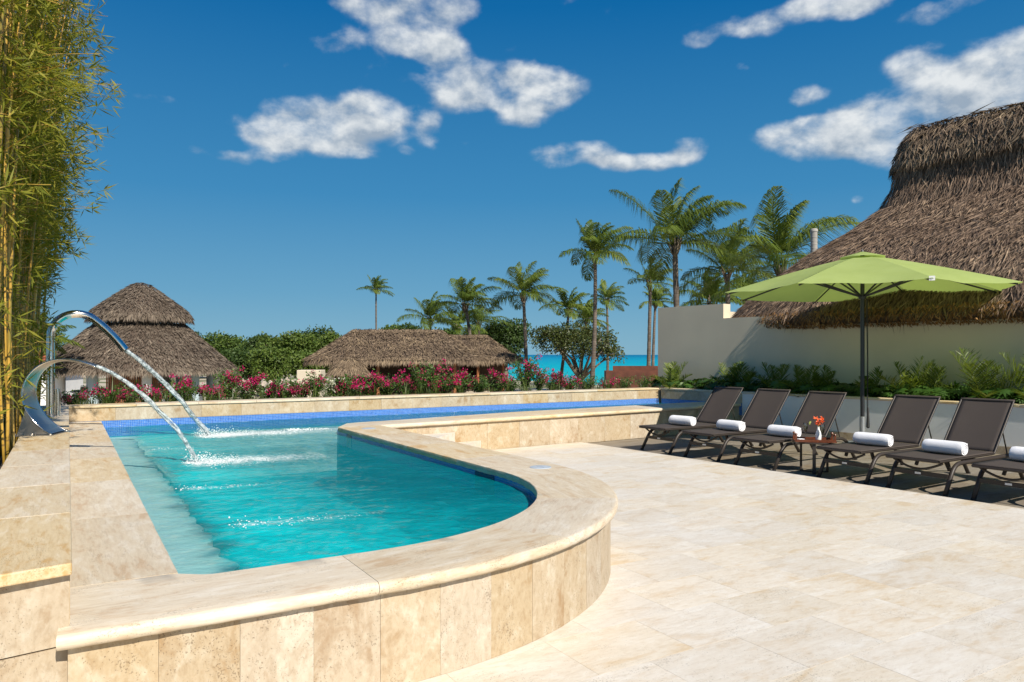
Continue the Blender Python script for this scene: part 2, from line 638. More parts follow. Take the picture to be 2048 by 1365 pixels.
M['palm_leaf'] = leafy('palm_leaflets', [(0.0, (0.050, 0.085, 0.012)), (0.45, (0.115, 0.165, 0.024)), (0.85, (0.20, 0.235, 0.045)), (1.0, (0.34, 0.26, 0.07))], 0.42, 0.3, 0.28)
M['bamboo_leaf'] = leafy('bamboo_leaves', [(0.0, (0.09, 0.125, 0.014)), (0.45, (0.225, 0.23, 0.030)), (0.8, (0.36, 0.31, 0.045)), (1.0, (0.55, 0.37, 0.08))], 0.55, 0.42, 0.2)
M['tree_leaf'] = leafy('tree_leaves', [(0.0, (0.022, 0.045, 0.010)), (0.5, (0.060, 0.105, 0.022)), (1.0, (0.12, 0.17, 0.04))], 0.55, 0.3)
M['grape_leaf'] = leafy('sea_grape_leaves', [(0.0, (0.030, 0.045, 0.014)), (0.5, (0.065, 0.090, 0.022)), (0.85, (0.12, 0.125, 0.035)), (1.0, (0.20, 0.12, 0.04))], 0.45, 0.25)
M['forest_leaf'] = leafy('forest_leaves', [(0.0, (0.030, 0.060, 0.010)), (0.5, (0.085, 0.140, 0.020)), (1.0, (0.17, 0.22, 0.04))], 0.6, 0.3)
M['shrub_leaf'] = leafy('shrub_leaves', [(0.0, (0.022, 0.060, 0.010)), (0.5, (0.055, 0.125, 0.020)), (1.0, (0.15, 0.23, 0.045))], 0.45, 0.3)
M['blade_leaf'] = leafy('blade_leaves', [(0.0, (0.030, 0.060, 0.015)), (0.5, (0.075, 0.115, 0.025)), (1.0, (0.20, 0.21, 0.06))], 0.45, 0.3)
M['bracts'] = leafy('magenta_bracts', [(0.0, (0.38, 0.008, 0.075)), (0.5, (0.58, 0.020, 0.15)), (0.85, (0.68, 0.05, 0.27)), (1.0, (0.72, 0.10, 0.45))], 0.6, 0.35, 0.2)
M['white_bracts'] = leafy('white_bracts', [(0.0, (0.62, 0.62, 0.48)), (1.0, (0.8, 0.8, 0.72))], 0.6, 0.3, 0.2)
M['twig'] = plain('grey_brown_bark', (0.16, 0.125, 0.085), 0.9, vary=0.3, nscale=10, bump=0.5)
M['petiole'] = plain('green_stalk', (0.14, 0.16, 0.04), 0.5, vary=0.2, nscale=5)


def thatch_mat(name, stops):
    m, t, b = new_mat(name)
    at = t.node('ShaderNodeAttribute', attribute_name='rnd')
    co = t.node('ShaderNodeTexCoord').outputs['Object']
    f = t.math('ADD', t.math('MULTIPLY', at.outputs['Fac'], 0.75), t.maprange(t.noise(co, 0.8, 3.0), 0.3, 0.7, -0.05, 0.3))
    t.put(b.inputs['Base Color'], t.ramp(f, stops))
    b.inputs['Roughness'].default_value = 0.7
    b.inputs['Specular IOR Level'].default_value = 0.25
    return m


M['thatch'] = thatch_mat('weathered_thatch', [(0.0, (0.080, 0.053, 0.037)), (0.35, (0.170, 0.115, 0.079)), (0.7, (0.275, 0.195, 0.135)), (1.0, (0.45, 0.33, 0.21))])
M['thatch_tan'] = thatch_mat('tan_thatch', [(0.0, (0.065, 0.044, 0.030)), (0.35, (0.155, 0.110, 0.075)), (0.7, (0.25, 0.185, 0.12)), (1.0, (0.42, 0.31, 0.19))])
M['thatch_grey'] = thatch_mat('grey_thatch', [(0.0, (0.050, 0.036, 0.027)), (0.35, (0.125, 0.095, 0.070)), (0.7, (0.20, 0.16, 0.12)), (1.0, (0.33, 0.26, 0.19))])
M['thatch_cut'] = thatch_mat('cut_thatch_ends', [(0.0, (0.035, 0.016, 0.006)), (0.35, (0.15, 0.075, 0.028)), (0.75, (0.30, 0.165, 0.06)), (1.0, (0.52, 0.36, 0.20))])
M['thatch_under'] = plain('thatch_underlay', (0.085, 0.060, 0.043), 0.95, vary=0.3, nscale=12)

# bamboo culm: yellow with darker nodes and green flushes
m, t, b = new_mat('yellow_bamboo')
co = t.node('ShaderNodeTexCoord').outputs['Object']
oi = t.node('ShaderNodeObjectInfo')
sp = t.node('ShaderNodeSeparateXYZ')
t.put(sp.inputs[0], co)
n1 = t.noise(t.vmath('MULTIPLY', co, (8, 8, 0.8)), 3.0, 4.0)
c = t.ramp(t.math('ADD', n1, t.math('MULTIPLY', t.math('SUBTRACT', oi.outputs['Random'], 0.5), 0.35)),
           [(0.25, (0.22, 0.17, 0.03)), (0.45, (0.52, 0.30, 0.045)), (0.62, (0.62, 0.38, 0.07)), (0.8, (0.66, 0.47, 0.16))])
ring = t.math('FRACT', t.math('DIVIDE', sp.outputs[2], 0.30))
c = t.mix(t.math('MULTIPLY', t.math('LESS_THAN', ring, 0.05), 0.65), c, (0.16, 0.09, 0.03))
t.put(b.inputs['Base Color'], c)
b.inputs['Roughness'].default_value = 0.35
M['bamboo'] = m

# coconut trunk
m, t, b = new_mat('palm_trunk')
co = t.node('ShaderNodeTexCoord').outputs['Object']
sp = t.node('ShaderNodeSeparateXYZ')
t.put(sp.inputs[0], t.vmath('ADD', co, t.scale(t.noise(co, 3.0, 2.0, 0.5, 0.0, True), 0.10)))
rg = t.math('FRACT', t.math('DIVIDE', sp.outputs[2], 0.16))
c = t.ramp(t.noise(co, 3.0, 5.0), [(0.3, (0.095, 0.074, 0.056)), (0.6, (0.175, 0.14, 0.112)), (0.8, (0.25, 0.21, 0.17))])
c = t.mix(t.maprange(rg, 0.0, 0.3, 0.75, 0.0), c, (0.05, 0.037, 0.027))
t.put(b.inputs['Base Color'], c)
b.inputs['Roughness'].default_value = 0.9
t.put(b.inputs['Normal'], t.bump(rg, 0.5, 0.03))
M['trunk'] = m

# blue glass mosaic, laid in a square grid (uv in metres)


def mosaic(name, c1, c2, grout=(0.38, 0.50, 0.66)):
    m, t, b = new_mat(name)
    uvn = t.node('ShaderNodeUVMap')
    br = t.node('ShaderNodeTexBrick')
    br.offset = 0.0
    br.squash = 1.0
    t.put(br.inputs['Vector'], uvn.outputs[0])
    br.inputs['Scale'].default_value = 1.0
    br.inputs['Brick Width'].default_value = 0.025
    br.inputs['Row Height'].default_value = 0.025
    br.inputs['Mortar Size'].default_value = 0.0013
    br.inputs['Mortar Smooth'].default_value = 0.1
    br.inputs['Bias'].default_value = 0.0
    for k, v_ in (('Color1', c1), ('Color2', c2), ('Mortar', grout)):
        br.inputs[k].default_value = (*v_, 1)
    t.put(b.inputs['Base Color'], br.outputs[0])
    b.inputs['Roughness'].default_value = 0.12
    t.put(b.inputs['Normal'], t.bump(t.math('SUBTRACT', 1.0, br.outputs[1]), 0.5, 0.002))
    return m


M['mosaic'] = mosaic('blue_mosaic', (0.028, 0.135, 0.48), (0.05, 0.20, 0.62))
M['mosaic_shade'] = mosaic('shade_toned_mosaic', (0.006, 0.014, 0.09), (0.010, 0.022, 0.13), (0.03, 0.05, 0.14))
M['plaster'] = plain('turquoise_plaster', (0.030, 0.50, 0.54), 0.8, vary=0.07, nscale=3)
M['bench_plaster'] = plain('pale_step_plaster', (0.72, 0.74, 0.70), 0.8, vary=0.08, nscale=4)

# umbrella canvas
m, t, b = new_mat('lime_canvas')
co = t.node('ShaderNodeTexCoord').outputs['Object']
c = t.mix(t.maprange(t.noise(co, 2.0, 3.0), 0.3, 0.7), (0.39, 0.485, 0.155), (0.45, 0.55, 0.195))
t.put(b.inputs['Base Color'], c)
b.inputs['Roughness'].default_value = 0.85
b.inputs['Specular IOR Level'].default_value = 0.15
t.put(b.inputs['Normal'], t.bump(t.noise(co, 220, 2.0), 0.15, 0.002))
tl = t.node('ShaderNodeBsdfTranslucent')
t.put(tl.inputs[0], (0.48, 0.64, 0.14))
mx = t.node('ShaderNodeMixShader')
mx.inputs[0].default_value = 0.34
t.l.new(b.outputs[0], mx.inputs[1])
t.l.new(tl.outputs[0], mx.inputs[2])
t.l.new(mx.outputs[0], t.n['Material Output'].inputs[0])
M['canvas'] = m

# pool water: clear tinted sheet that reflects by angle, cloudier where the jets churn it
m, t, b = new_mat('pool_water')
geo = t.node('ShaderNodeNewGeometry')
pos = geo.outputs['Position']
at = t.node('ShaderNodeAttribute', attribute_name='churn')
rip = t.math('ADD', t.math('MULTIPLY', t.noise(t.vmath('MULTIPLY', pos, (1.0, 1.6, 1.0)), 5.0, 4.0, 0.6, 0.6), 1.0),
             t.math('MULTIPLY', t.noise(t.vmath('MULTIPLY', pos, (1.0, 1.8, 1.0)), 24.0, 3.0, 0.6, 0.5), 0.30))
nrm = t.bump(rip, 0.55, 0.05)
gl = t.node('ShaderNodeBsdfGlossy')
gl.inputs['Roughness'].default_value = 0.03
t.put(gl.inputs['Normal'], nrm)
trp = t.node('ShaderNodeBsdfTransparent')
trp.inputs[0].default_value = (0.74, 0.95, 0.96, 1)
df = t.node('ShaderNodeBsdfDiffuse')
t.put(df.inputs['Normal'], nrm)
dcol = t.mix(at.outputs['Fac'], (0.0, 0.20, 0.24), (0.0, 0.50, 0.53))
mk = t.node('ShaderNodeAttribute', attribute_name='murk')
fo_ = t.node('ShaderNodeAttribute', attribute_name='foam')
cloudy = mk.outputs['Fac']
cloudy = t.math('MULTIPLY', cloudy, t.maprange(t.noise(t.vmath('MULTIPLY', pos, (1.0, 2.2, 1.0)), 3.0, 6.0, 0.65, 1.5), 0.35, 0.65, 0.7, 1.2), None, True)
fn = t.noise(t.vmath('MULTIPLY', pos, (1.0, 1.5, 1.0)), 26.0, 6.0, 0.7, 0.8)
fm_ = t.maprange(t.math('ADD', t.math('MULTIPLY', fo_.outputs['Fac'], 1.0), t.math('MULTIPLY', t.math('SUBTRACT', fn, 0.5), 2.4)), 0.34, 0.86, 0.0, 0.95)
fm_ = t.math('MULTIPLY', fm_, t.maprange(fo_.outputs['Fac'], 0.02, 0.2))
t.put(df.inputs[0], t.mix(fm_, dcol, (0.82, 0.88, 0.88)))
cloudy = t.math('MAXIMUM', cloudy, fm_)
m1 = t.node('ShaderNodeMixShader')
t.put(m1.inputs[0], cloudy)
t.l.new(trp.outputs[0], m1.inputs[1])
t.l.new(df.outputs[0], m1.inputs[2])
fr = t.node('ShaderNodeFresnel')
fr.inputs[0].default_value = 1.33
t.put(fr.inputs['Normal'], nrm)
m2 = t.node('ShaderNodeMixShader')
t.put(m2.inputs[0], t.math('MULTIPLY', fr.outputs[0], 0.36))
t.l.new(m1.outputs[0], m2.inputs[1])
t.l.new(gl.outputs[0], m2.inputs[2])
t.l.new(m2.outputs[0], t.n['Material Output'].inputs[0])
M['water'] = m

# falling water
m, t, b = new_mat('falling_water')
co = t.node('ShaderNodeNewGeometry').outputs['Position']
trp = t.node('ShaderNodeBsdfTransparent')
trp.inputs[0].default_value = (0.93, 0.98, 0.99, 1)
d2 = t.node('ShaderNodeBsdfDiffuse')
d2.inputs[0].default_value = (0.84, 0.90, 0.92, 1)
mx = t.node('ShaderNodeMixShader')
t.put(mx.inputs[0], t.maprange(t.noise(co, 26.0, 5.0, 0.65), 0.38, 0.66, 0.06, 0.62))
t.l.new(trp.outputs[0], mx.inputs[1])
t.l.new(d2.outputs[0], mx.inputs[2])
gl = t.node('ShaderNodeBsdfGlossy')
gl.inputs['Roughness'].default_value = 0.06
fr = t.node('ShaderNodeFresnel')
fr.inputs[0].default_value = 1.33
m2 = t.node('ShaderNodeMixShader')
t.put(m2.inputs[0], fr.outputs[0])
t.l.new(mx.outputs[0], m2.inputs[1])
t.l.new(gl.outputs[0], m2.inputs[2])
t.l.new(m2.outputs[0], t.n['Material Output'].inputs[0])
M['jet'] = m
M['foam'] = plain('white_foam', (0.86, 0.90, 0.90), 0.6, spec=0.3)

# clear glass for the wine glasses (thin)
m, t, b = new_mat('clear_glass')
gl = t.node('ShaderNodeBsdfGlossy')
gl.inputs['Roughness'].default_value = 0.02
trp = t.node('ShaderNodeBsdfTransparent')
trp.inputs[0].default_value = (0.93, 0.96, 0.95, 1)
fr = t.node('ShaderNodeFresnel')
mx = t.node('ShaderNodeMixShader')
t.put(mx.inputs[0], t.math('ADD', fr.outputs[0], 0.05))
t.l.new(trp.outputs[0], mx.inputs[1])
t.l.new(gl.outputs[0], mx.inputs[2])
t.l.new(mx.outputs[0], t.n['Material Output'].inputs[0])
M['glass'] = m
M['wine'] = plain('dark_wine', (0.05, 0.06, 0.01), 0.1)

# sea: turquoise over the sandy shallows, deep blue farther out
m, t, b = new_mat('sea_water')
pos = t.node('ShaderNodeNewGeometry').outputs['Position']
sp = t.node('ShaderNodeSeparateXYZ')
t.put(sp.inputs[0], pos)
ly = t.math('LOGARITHM', t.math('MAXIMUM', sp.outputs[1], 10.0), 10.0)
nn = t.noise(t.vmath('MULTIPLY', pos, (0.3, 1.0, 1.0)), 0.02, 5.0)
fy = t.math('ADD', t.maprange(ly, 1.9, 3.6), t.math('MULTIPLY', t.math('SUBTRACT', nn, 0.5), 0.22))
c = t.ramp(fy, [(0.0, (0.02, 0.40, 0.40)), (0.25, (0.0, 0.36, 0.44)), (0.55, (0.0, 0.255, 0.40)), (0.85, (0.0, 0.155, 0.30))])
t.put(b.inputs['Base Color'], c)
b.inputs['Roughness'].default_value = 0.55
b.inputs['Specular IOR Level'].default_value = 0.12
t.put(b.inputs['Normal'], t.bump(t.noise(t.vmath('MULTIPLY', pos, (0.4, 1, 1)), 0.8, 4.0), 0.3, 0.3))
M['sea'] = m

# ground beyond the pool: sand and low green
m, t, b = new_mat('sandy_ground')
pos = t.node('ShaderNodeNewGeometry').outputs['Position']
g = t.maprange(t.noise(pos, 0.12, 5.0), 0.45, 0.6)
c = t.mix(g, (0.50, 0.43, 0.33), (0.11, 0.13, 0.045))
t.put(b.inputs['Base Color'], c)
b.inputs['Roughness'].default_value = 0.95
t.put(b.inputs['Normal'], t.bump(t.noise(pos, 4.0, 5.0), 0.6, 0.05))
M['ground'] = m

# ------------------------------------------------------------------ ground and sea
g = MB()
g.add([(-2500, -60, GROUND), (400, -60, GROUND), (400, 78, GROUND), (60, 80, GROUND), (8, 84, GROUND), (-12, 130, GROUND), (-30, 600, GROUND), (-2500, 3000, GROUND)], [tuple(range(8))])
tag(g.build('ground', M['ground']), kind='structure')
s = MB()
s.add([(-40000, 30, GROUND - 0.7), (40000, 30, GROUND - 0.7), (40000, 50000, GROUND - 0.7), (-40000, 50000, GROUND - 0.7)], [(0, 1, 2, 3)])
tag(s.build('sea', M['sea']), kind='structure')

# ------------------------------------------------------------------ pool outlines (v, u)
OUT_ARC = arc(1.31, 5.60, 2.50, -90, 0, 40)
front_out = [(-0.02, 3.10), (0.3, 3.10), (0.8, 3.10)] + OUT_ARC + [(3.81, 7.0), (3.81, 10.0)]
INN_ARC = arc(1.30, 5.50, 1.90, -90, 0, 40)


def chan_out(v):
    return 10.0 + (v - 3.81) * 0.075


INNER = ([(0.435, 12.72), (0.435, 3.75)] + arc(0.585, 3.75, 0.15, 180, 270, 6)[1:] + INN_ARC + [(3.20, 9.6)]
         + [(3.20 + 0.62 - 0.62 * math.cos(R(a)), 9.95 + 0.60 * math.sin(R(a))) for a in range(10, 91, 10)] + [(11.86, chan_out(11.86) + 0.85), (11.62, 12.80)])
deck_poly = [(-5, -4), (8.5, -4), (7.99, 3.6), (7.56, chan_out(7.56)), (3.76, 10.03), (3.76, 7.0)] + arc(1.31, 5.60, 2.45, -90, 0, 40)[::-1] + [(0.0, 3.15), (-0.5, 3.10), (-5, 3.02)]
PLW0, PLW1 = (11.62, 12.80), (13.10, -1.5)        # right planter wall, front line
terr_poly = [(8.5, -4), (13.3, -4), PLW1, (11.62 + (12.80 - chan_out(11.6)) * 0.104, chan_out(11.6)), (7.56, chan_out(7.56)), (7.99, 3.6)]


def paving(name, poly, ztop, mat, grout, du, dv, seed):
    """bed of the paving with every paver in view a piece of its own"""
    rnd = random.Random(seed)
    bed = MB()
    bed.prism([uv(*p) for p in poly], ztop - 0.16, ztop - 0.0012)
    bo = tag(bed.build(name, grout), kind='structure')
    far = MB()
    vs0, vs1 = min(p[0] for p in poly), max(p[0] for p in poly)
    us0, us1 = min(p[1] for p in poly), max(p[1] for p in poly)
    u = math.floor(us0 / du) * du
    row = 0
    while u < us1:
        v = math.floor(vs0 / dv) * dv - (0.5 * dv if row % 2 else 0.0)
        while v < vs1:
            gp = 0.0008
            c = clip_rect(poly, v + gp, v + dv - gp, u + gp, u + du - gp)
            if len(c) >= 3 and area(c) > 0.004:
                ctr = uv(v + dv / 2, u + du / 2)
                az_ = math.degrees(math.atan2(ctr.x, ctr.y))
                seen = ctr.y > 2.6 and abs(az_) < 41
                if seen:
                    dz = rnd.uniform(-0.0002, 0.0002)
                    pts = [uv(*p) - ctr for p in c]
                    # turned into the pool frame so that the stone's veins run its way
                    b_ = MB()
                    rot = Matrix.Rotation(-PA, 2)
                    b_.prism([rot @ p for p in pts], -0.03, 0.0)
                    o = b_.build('paver', mat, bo, loc=(ctr.x, ctr.y, ztop + dz), rot=(0, 0, PA))
                else:
                    far.prism([uv(*p) for p in c], ztop - 0.03, ztop)
            v += dv
        u += du
        row += 1
    if far.v:
        tag(far.build('paver_field', mat, bo), kind='stuff')
    return bo


paving('deck', deck_poly, 0.0, M['deck_stone'], M['grout'], 0.46, 0.61, 3)
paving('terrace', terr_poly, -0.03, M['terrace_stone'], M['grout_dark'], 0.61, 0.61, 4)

# ------------------------------------------------------------------ the pool
pool = empty('swimming_pool', uv(1.9, 6.5, 0), 0, 'raised travertine pool with rounded coping corner and turquoise water', 'swimming pool')
pinv = Matrix.Translation(-pool.location)


def pw(p):
    """world point to pool-local"""
    return (p[0] - pool.location.x, p[1] - pool.location.y, p[2] - pool.location.z)


def slab_strip(name, outer, inner, mat, parent, joint, z1=COPE, z0=COPE_B, nose=0.025, bull=True, off=(0, 0, 0), jit=0.0022):
    """coping: paired outer and inner edges cut into slabs, outer edge rounded"""
    n = len(outer)
    d = [0.0]
    for i in range(1, n):
        d.append(d[-1] + (Vector(outer[i]) - Vector(outer[i - 1])).length)
    tot = d[-1]
    k = max(1, round(tot / joint))
    cuts = [tot * j / k for j in range(k + 1)]

    def at(s):
        for i in range(1, n):
            if s <= d[i] + 1e-9:
                f = (s - d[i - 1]) / max(d[i] - d[i - 1], 1e-9)
                return Vector(outer[i - 1]).lerp(Vector(outer[i]), f), Vector(inner[i - 1]).lerp(Vector(inner[i]), f)
        return Vector(outer[-1]), Vector(inner[-1])
    objs = []
    for j in range(k):
        a, b_ = cuts[j] + 0.0012, cuts[j + 1] - 0.0012
        m_ = max(2, int((b_ - a) / 0.045))
        rings = []
        for q in range(m_ + 1):
            o_, i_ = at(a + (b_ - a) * q / m_)
            o3, i3 = uv(o_.x, o_.y), uv(i_.x, i_.y)
            dr = (o3 - i3).normalized()
            h = z1 - z0
            pr = []
            pr.append((i3, z0))
            pr.append((i3 - dr * 0.004, z0 + h * 0.5))
            pr.append((i3, z1 - 0.004))
            pr.append((i3 + dr * 0.005, z1))
            for f in (0.25, 0.5, 0.75):
                pr.append((i3.lerp(o3, f), z1))
            if bull:
                for ang in (90, 68, 45, 22, 0, -22, -45, -68, -90):
                    pr.append((o3 + dr * (nose * math.cos(R(ang)) - 0.002), z0 + h / 2 + h / 2 * math.sin(R(ang))))
            else:
                pr.append((o3, z1))
                pr.append((o3, z0))
            ring = []
            for (p, z) in pr:
                w = Vector((p.x, p.y, z))
                nn = mnoise.noise_vector(w * 16.0) * jit + mnoise.noise_vector(w * 55.0) * jit * 0.8
                if abs(z - z1) < 1e-6:
                    nn = Vector((0, 0, nn.z * 0.15))
                ring.append(w + nn)
            rings.append(ring)
        w_ = len(rings[0])
        base = sum((r_[3] for r_ in rings), Vector()) / len(rings)
        o_, i_ = at((a + b_) / 2)
        e = uv(o_.x, o_.y) - uv(i_.x, i_.y)
        rz = math.atan2(e.y, e.x) - math.pi / 2
        T = Matrix.Translation(base) @ Matrix.Rotation(rz, 4, 'Z')
        Ti = T.inverted()
        mb = MB()
        vs_ = [Ti @ p for r_ in rings for p in r_]
        fs_ = []
        for q in range(m_):
            for c in range(w_):
                p0, p1 = q * w_ + c, q * w_ + (c + 1) % w_
                fs_.append((p0, p0 + w_, p1 + w_, p1))
        fs_.append(tuple(range(w_)))
        fs_.append(tuple(range((m_ + 1) * w_ - 1, m_ * w_ - 1, -1)))
        mb.add(vs_, fs_)
        me = mb.mesh('coping_slab', mat, 30)
        bm = bmesh.new()
        bm.from_mesh(me)
        bmesh.ops.recalc_face_normals(bm, faces=bm.faces)
        bm.to_mesh(me)
        bm.free()
        ob = link(name, me, None, parent)
        ob.location = base - parent.location
        ob.rotation_euler = (0, 0, rz)
        objs.append(ob)
    return objs


# left run (flat, against the ledge)
us = [12.70 - i * (12.70 - 3.70) / 30 for i in range(31)]
slab_strip('coping_slab', [(0.0, u) for u in us], [(0.435, u) for u in us], M['cope_stone'], pool, 1.5, bull=False)
# front, round corner and right run
fo = resample([(*p, 0) for p in ([(-0.035, 3.10), (0.435, 3.10), (0.6, 3.10)] + OUT_ARC + [(3.81, 9.98)])], 0.05)
fi = []
for p in fo:
    x, y = p.x, p.y
    if x < 0.62 and y < 3.2:
        iy = 3.699 if x < 0.435 else 3.60 + 0.098 * max(0.0, (1 - (x - 0.435) / 0.15)) ** 2
        fi.append((max(x, 0.0), iy))
    elif x < 1.31 and y < 3.2:
        fi.append((x, 3.60))
    elif y < 5.6 - 1e-6:
        a = math.atan2(y - 5.60, x - 1.31)
        fi.append((1.30 + 1.90 * math.cos(a), 5.50 + 1.90 * math.sin(a)))
    else:
        fi.append((3.20, y - 0.1 * max(0, 1 - (y - 5.6) / 0.6)))
slab_strip('coping_slab', [(p.x, p.y) for p in fo], fi, M['cope_stone'], pool, 1.15)
# inner corner and the run along the channel
co_o = [(3.81, 9.985), (3.812, 10.0), (3.83, chan_out(3.83)), (3.9, chan_out(3.9))] + [(3.9 + (11.86 - 3.9) * i / 40, chan_out(3.9 + (11.86 - 3.9) * i / 40)) for i in range(1, 41)]
co_i = [(3.20, 9.985), (3.28, 10.28), (3.42, 10.45), (3.72, 10.56)]
for i in range(1, 41):
    v = 3.9 + (11.86 - 3.9) * i / 40
    co_i.append((v - 0.02 * max(0, 1 - i / 6), chan_out(v) + 0.85 - 0.30 * max(0, 1 - i / 14)))
slab_strip('coping_slab', co_o, co_i, M['cope_stone'], pool, 1.25)


def clad(path, z0, z1, width, thick, parent, mat, name='wall_tile', inset=0.0, jitter=0.0015, face='right'):
    """cladding tiles along a (v,u) path, face on the path, thickness behind it"""
    pts = resample([(*p, 0) for p in path], width)
    fine = resample([(*p, 0) for p in path], width / 5)
    k = len(pts) - 1
    per = (len(fine) - 1) // k if k else 1
    tot = []
    for i in range(len(fine) - 1):
        tot.append(fine[i])
    L = len(fine) - 1
    sgn = 1 if face == 'right' else -1
    for j in range(k):
        a, b_ = L * j / k, L * (j + 1) / k
        ps = []
        for q in range(7):
            s_ = a + (b_ - a) * (0.0018 + 0.9964 * q / 6)
            i = min(int(s_), L - 1)
            ps.append(fine[i].lerp(fine[i + 1], s_ - i))
        out_, in_ = [], []
        for q, p in enumerate(ps):
            tv = (ps[min(q + 1, 6)] - ps[max(q - 1, 0)])
            tv.normalize()
            nrm_ = Vector((tv.y, -tv.x)) * sgn          # outward (right of travel)
            dj = random.uniform(-jitter, jitter) if q == 0 else dj
            o2 = Vector((p.x, p.y)) - nrm_ * (inset - dj)
            out_.append(uv(o2.x, o2.y))
            i2 = Vector((p.x, p.y)) - nrm_ * (inset + thick)
            in_.append(uv(i2.x, i2.y))
        mid = out_[3]
        e = out_[4] - out_[2]
        rz = math.atan2(e.y, e.x)
        rot = Matrix.Rotation(-rz, 2)
        mb = MB()
        mb.prism([rot @ (p - mid) for p in out_ + in_[::-1]], z0 + 0.0015, z1 - 0.0015)
        o = mb.build(name, mat, parent)
        o.location = (mid.x - parent.location.x, mid.y - parent.location.y, -parent.location.z)
        o.rotation_euler = (0, 0, rz)


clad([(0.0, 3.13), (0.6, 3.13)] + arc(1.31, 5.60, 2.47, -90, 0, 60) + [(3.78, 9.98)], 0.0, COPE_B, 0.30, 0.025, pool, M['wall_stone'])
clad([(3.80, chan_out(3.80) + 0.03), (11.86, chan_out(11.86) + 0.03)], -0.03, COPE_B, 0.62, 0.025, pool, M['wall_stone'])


# solid body of the walls behind tiles and mosaic
def wallbody(path_out, path_in, z0, z1):
    mb = MB()
    po = [uv(*p) for p in path_out]
    pi = [uv(*p) for p in path_in]
    n = len(po)
    vs_ = []
    for a, b_ in zip(po, pi):
        vs_ += [pw((a.x, a.y, z0)), pw((b_.x, b_.y, z0)), pw((b_.x, b_.y, z1)), pw((a.x, a.y, z1))]
    fs_ = []
    for i in range(n - 1):
        for c in range(4):
            fs_.append((i * 4 + c, i * 4 + (c + 1) % 4, i * 4 + 4 + (c + 1) % 4, i * 4 + 4 + c))
    fs_ += [(3, 2, 1, 0), tuple(range((n - 1) * 4, n * 4))]
    mb.add(vs_, fs_)
    return mb


body_o = [(0.01, 3.16), (0.6, 3.16)] + arc(1.31, 5.6, 2.44, -90, 0, 30) + [(3.75, 9.95)]
body_i = [(0.05, 3.57), (0.6, 3.57)] + arc(1.3, 5.5, 1.93, -90, 0, 30) + [(3.23, 9.95)]
mb = wallbody(body_o, body_i, -0.02, COPE_B - 0.002)
b2 = wallbody([(3.3, 10.12), (3.84, 10.07), (11.5, chan_out(11.5) + 0.062)], [(3.45, 10.42), (3.84, 10.52), (11.5, chan_out(11.5) + 0.80)], -0.05, COPE_B - 0.002)
mb.add(b2.v, b2.f)
mb.build('wall_core', M['grout'], pool)


def band(path, z0, z1, mat, name, flip=False, closed=False, parent=pool, inset=0.0):
    """vertical sheet with uv in metres, 12 mm thick tiles on the wall"""
    pts = resample([(*p, 0) for p in path], 0.10)
    P2 = [uv(p.x, p.y) for p in pts]
    mb = MB()
    n = len(P2)
    d = [0.0]
    for i in range(1, n):
        d.append(d[-1] + (P2[i] - P2[i - 1]).length)
    L0 = parent.location
    me = bpy.data.meshes.new(name)
    vs_ = []
    for p in P2:
        vs_ += [(p.x - L0.x, p.y - L0.y, z0 - L0.z), (p.x - L0.x, p.y - L0.y, z1 - L0.z)]
    fs_ = [(i * 2, i * 2 + 2, i * 2 + 3, i * 2 + 1) for i in range(n - 1)]
    if flip:
        fs_ = [f[::-1] for f in fs_]
    me.from_pydata(vs_, [], fs_)
    ul = me.uv_layers.new(name='UVMap')
    for poly in me.polygons:
        for li in poly.loop_indices:
            vi = me.loops[li].vertex_index
            ul.data[li].uv = (d[vi // 2], (z1 if vi % 2 else z0))
    me.update()
    return link(name, me, mat, parent)


inner_vis = INNER
band(INNER[:-1], 0.26, COPE_B + 0.004, M['mosaic'], 'mosaic_band')
# skimmer mouths: flat sheets, the recess's shade put into the dark tile colour
for (va, ua, vb, ub) in ((3.196, 5.62, 3.196, 5.98), (3.196, 9.42, 3.196, 9.62)):
    band([(va, ua), (vb, ub)], 0.27, COPE_B, M['mosaic_shade'], 'skimmer_mouth_shade_sheet')
# basin below the tiles
mb = MB()
ring = [uv(*p) for p in INNER]
n = len(ring)
FLOOR = -0.45
vs_ = [pw((p.x, p.y, 0.27)) for p in ring] + [pw((p.x, p.y, FLOOR)) for p in ring]
fs_ = [(i, n + i, n + (i + 1) % n, (i + 1) % n) for i in range(n)] + [tuple(range(2 * n - 1, n - 1, -1))]
mb.add(vs_, fs_)
mb.build('basin', M['plaster'], pool)
# pale shallow steps, left and back; left edge wavers in shape to imitate refraction
mb = MB()
mb.prism([Vector(pw((*uv(a, b_), 0))[:2]) for a, b_ in ([(0.437, 3.77), (0.84, 3.62)] + [(0.82 + 0.05 * mnoise.noise(Vector((k_ * 0.9, 3.3, 0))) + 0.04 * mnoise.noise(Vector((k_ * 0.31, 7.3, 0))), 3.7 + k_ * 0.06) for k_ in range(141)] + [(0.82, 12.2), (0.437, 12.2)])], FLOOR + 0.01, 0.27)
mb.build('underwater_bench', M['bench_plaster'], pool)
mb = MB()
mb.prism([Vector(pw((*uv(a, b_), 0))[:2]) for a, b_ in ((0.437, 12.205), (3.9, 12.15), (11.6, 11.5), (11.6, 12.7), (0.437, 12.7))], FLOOR + 0.01, 0.25)
mb.build('underwater_bench', M['bench_plaster'], pool)
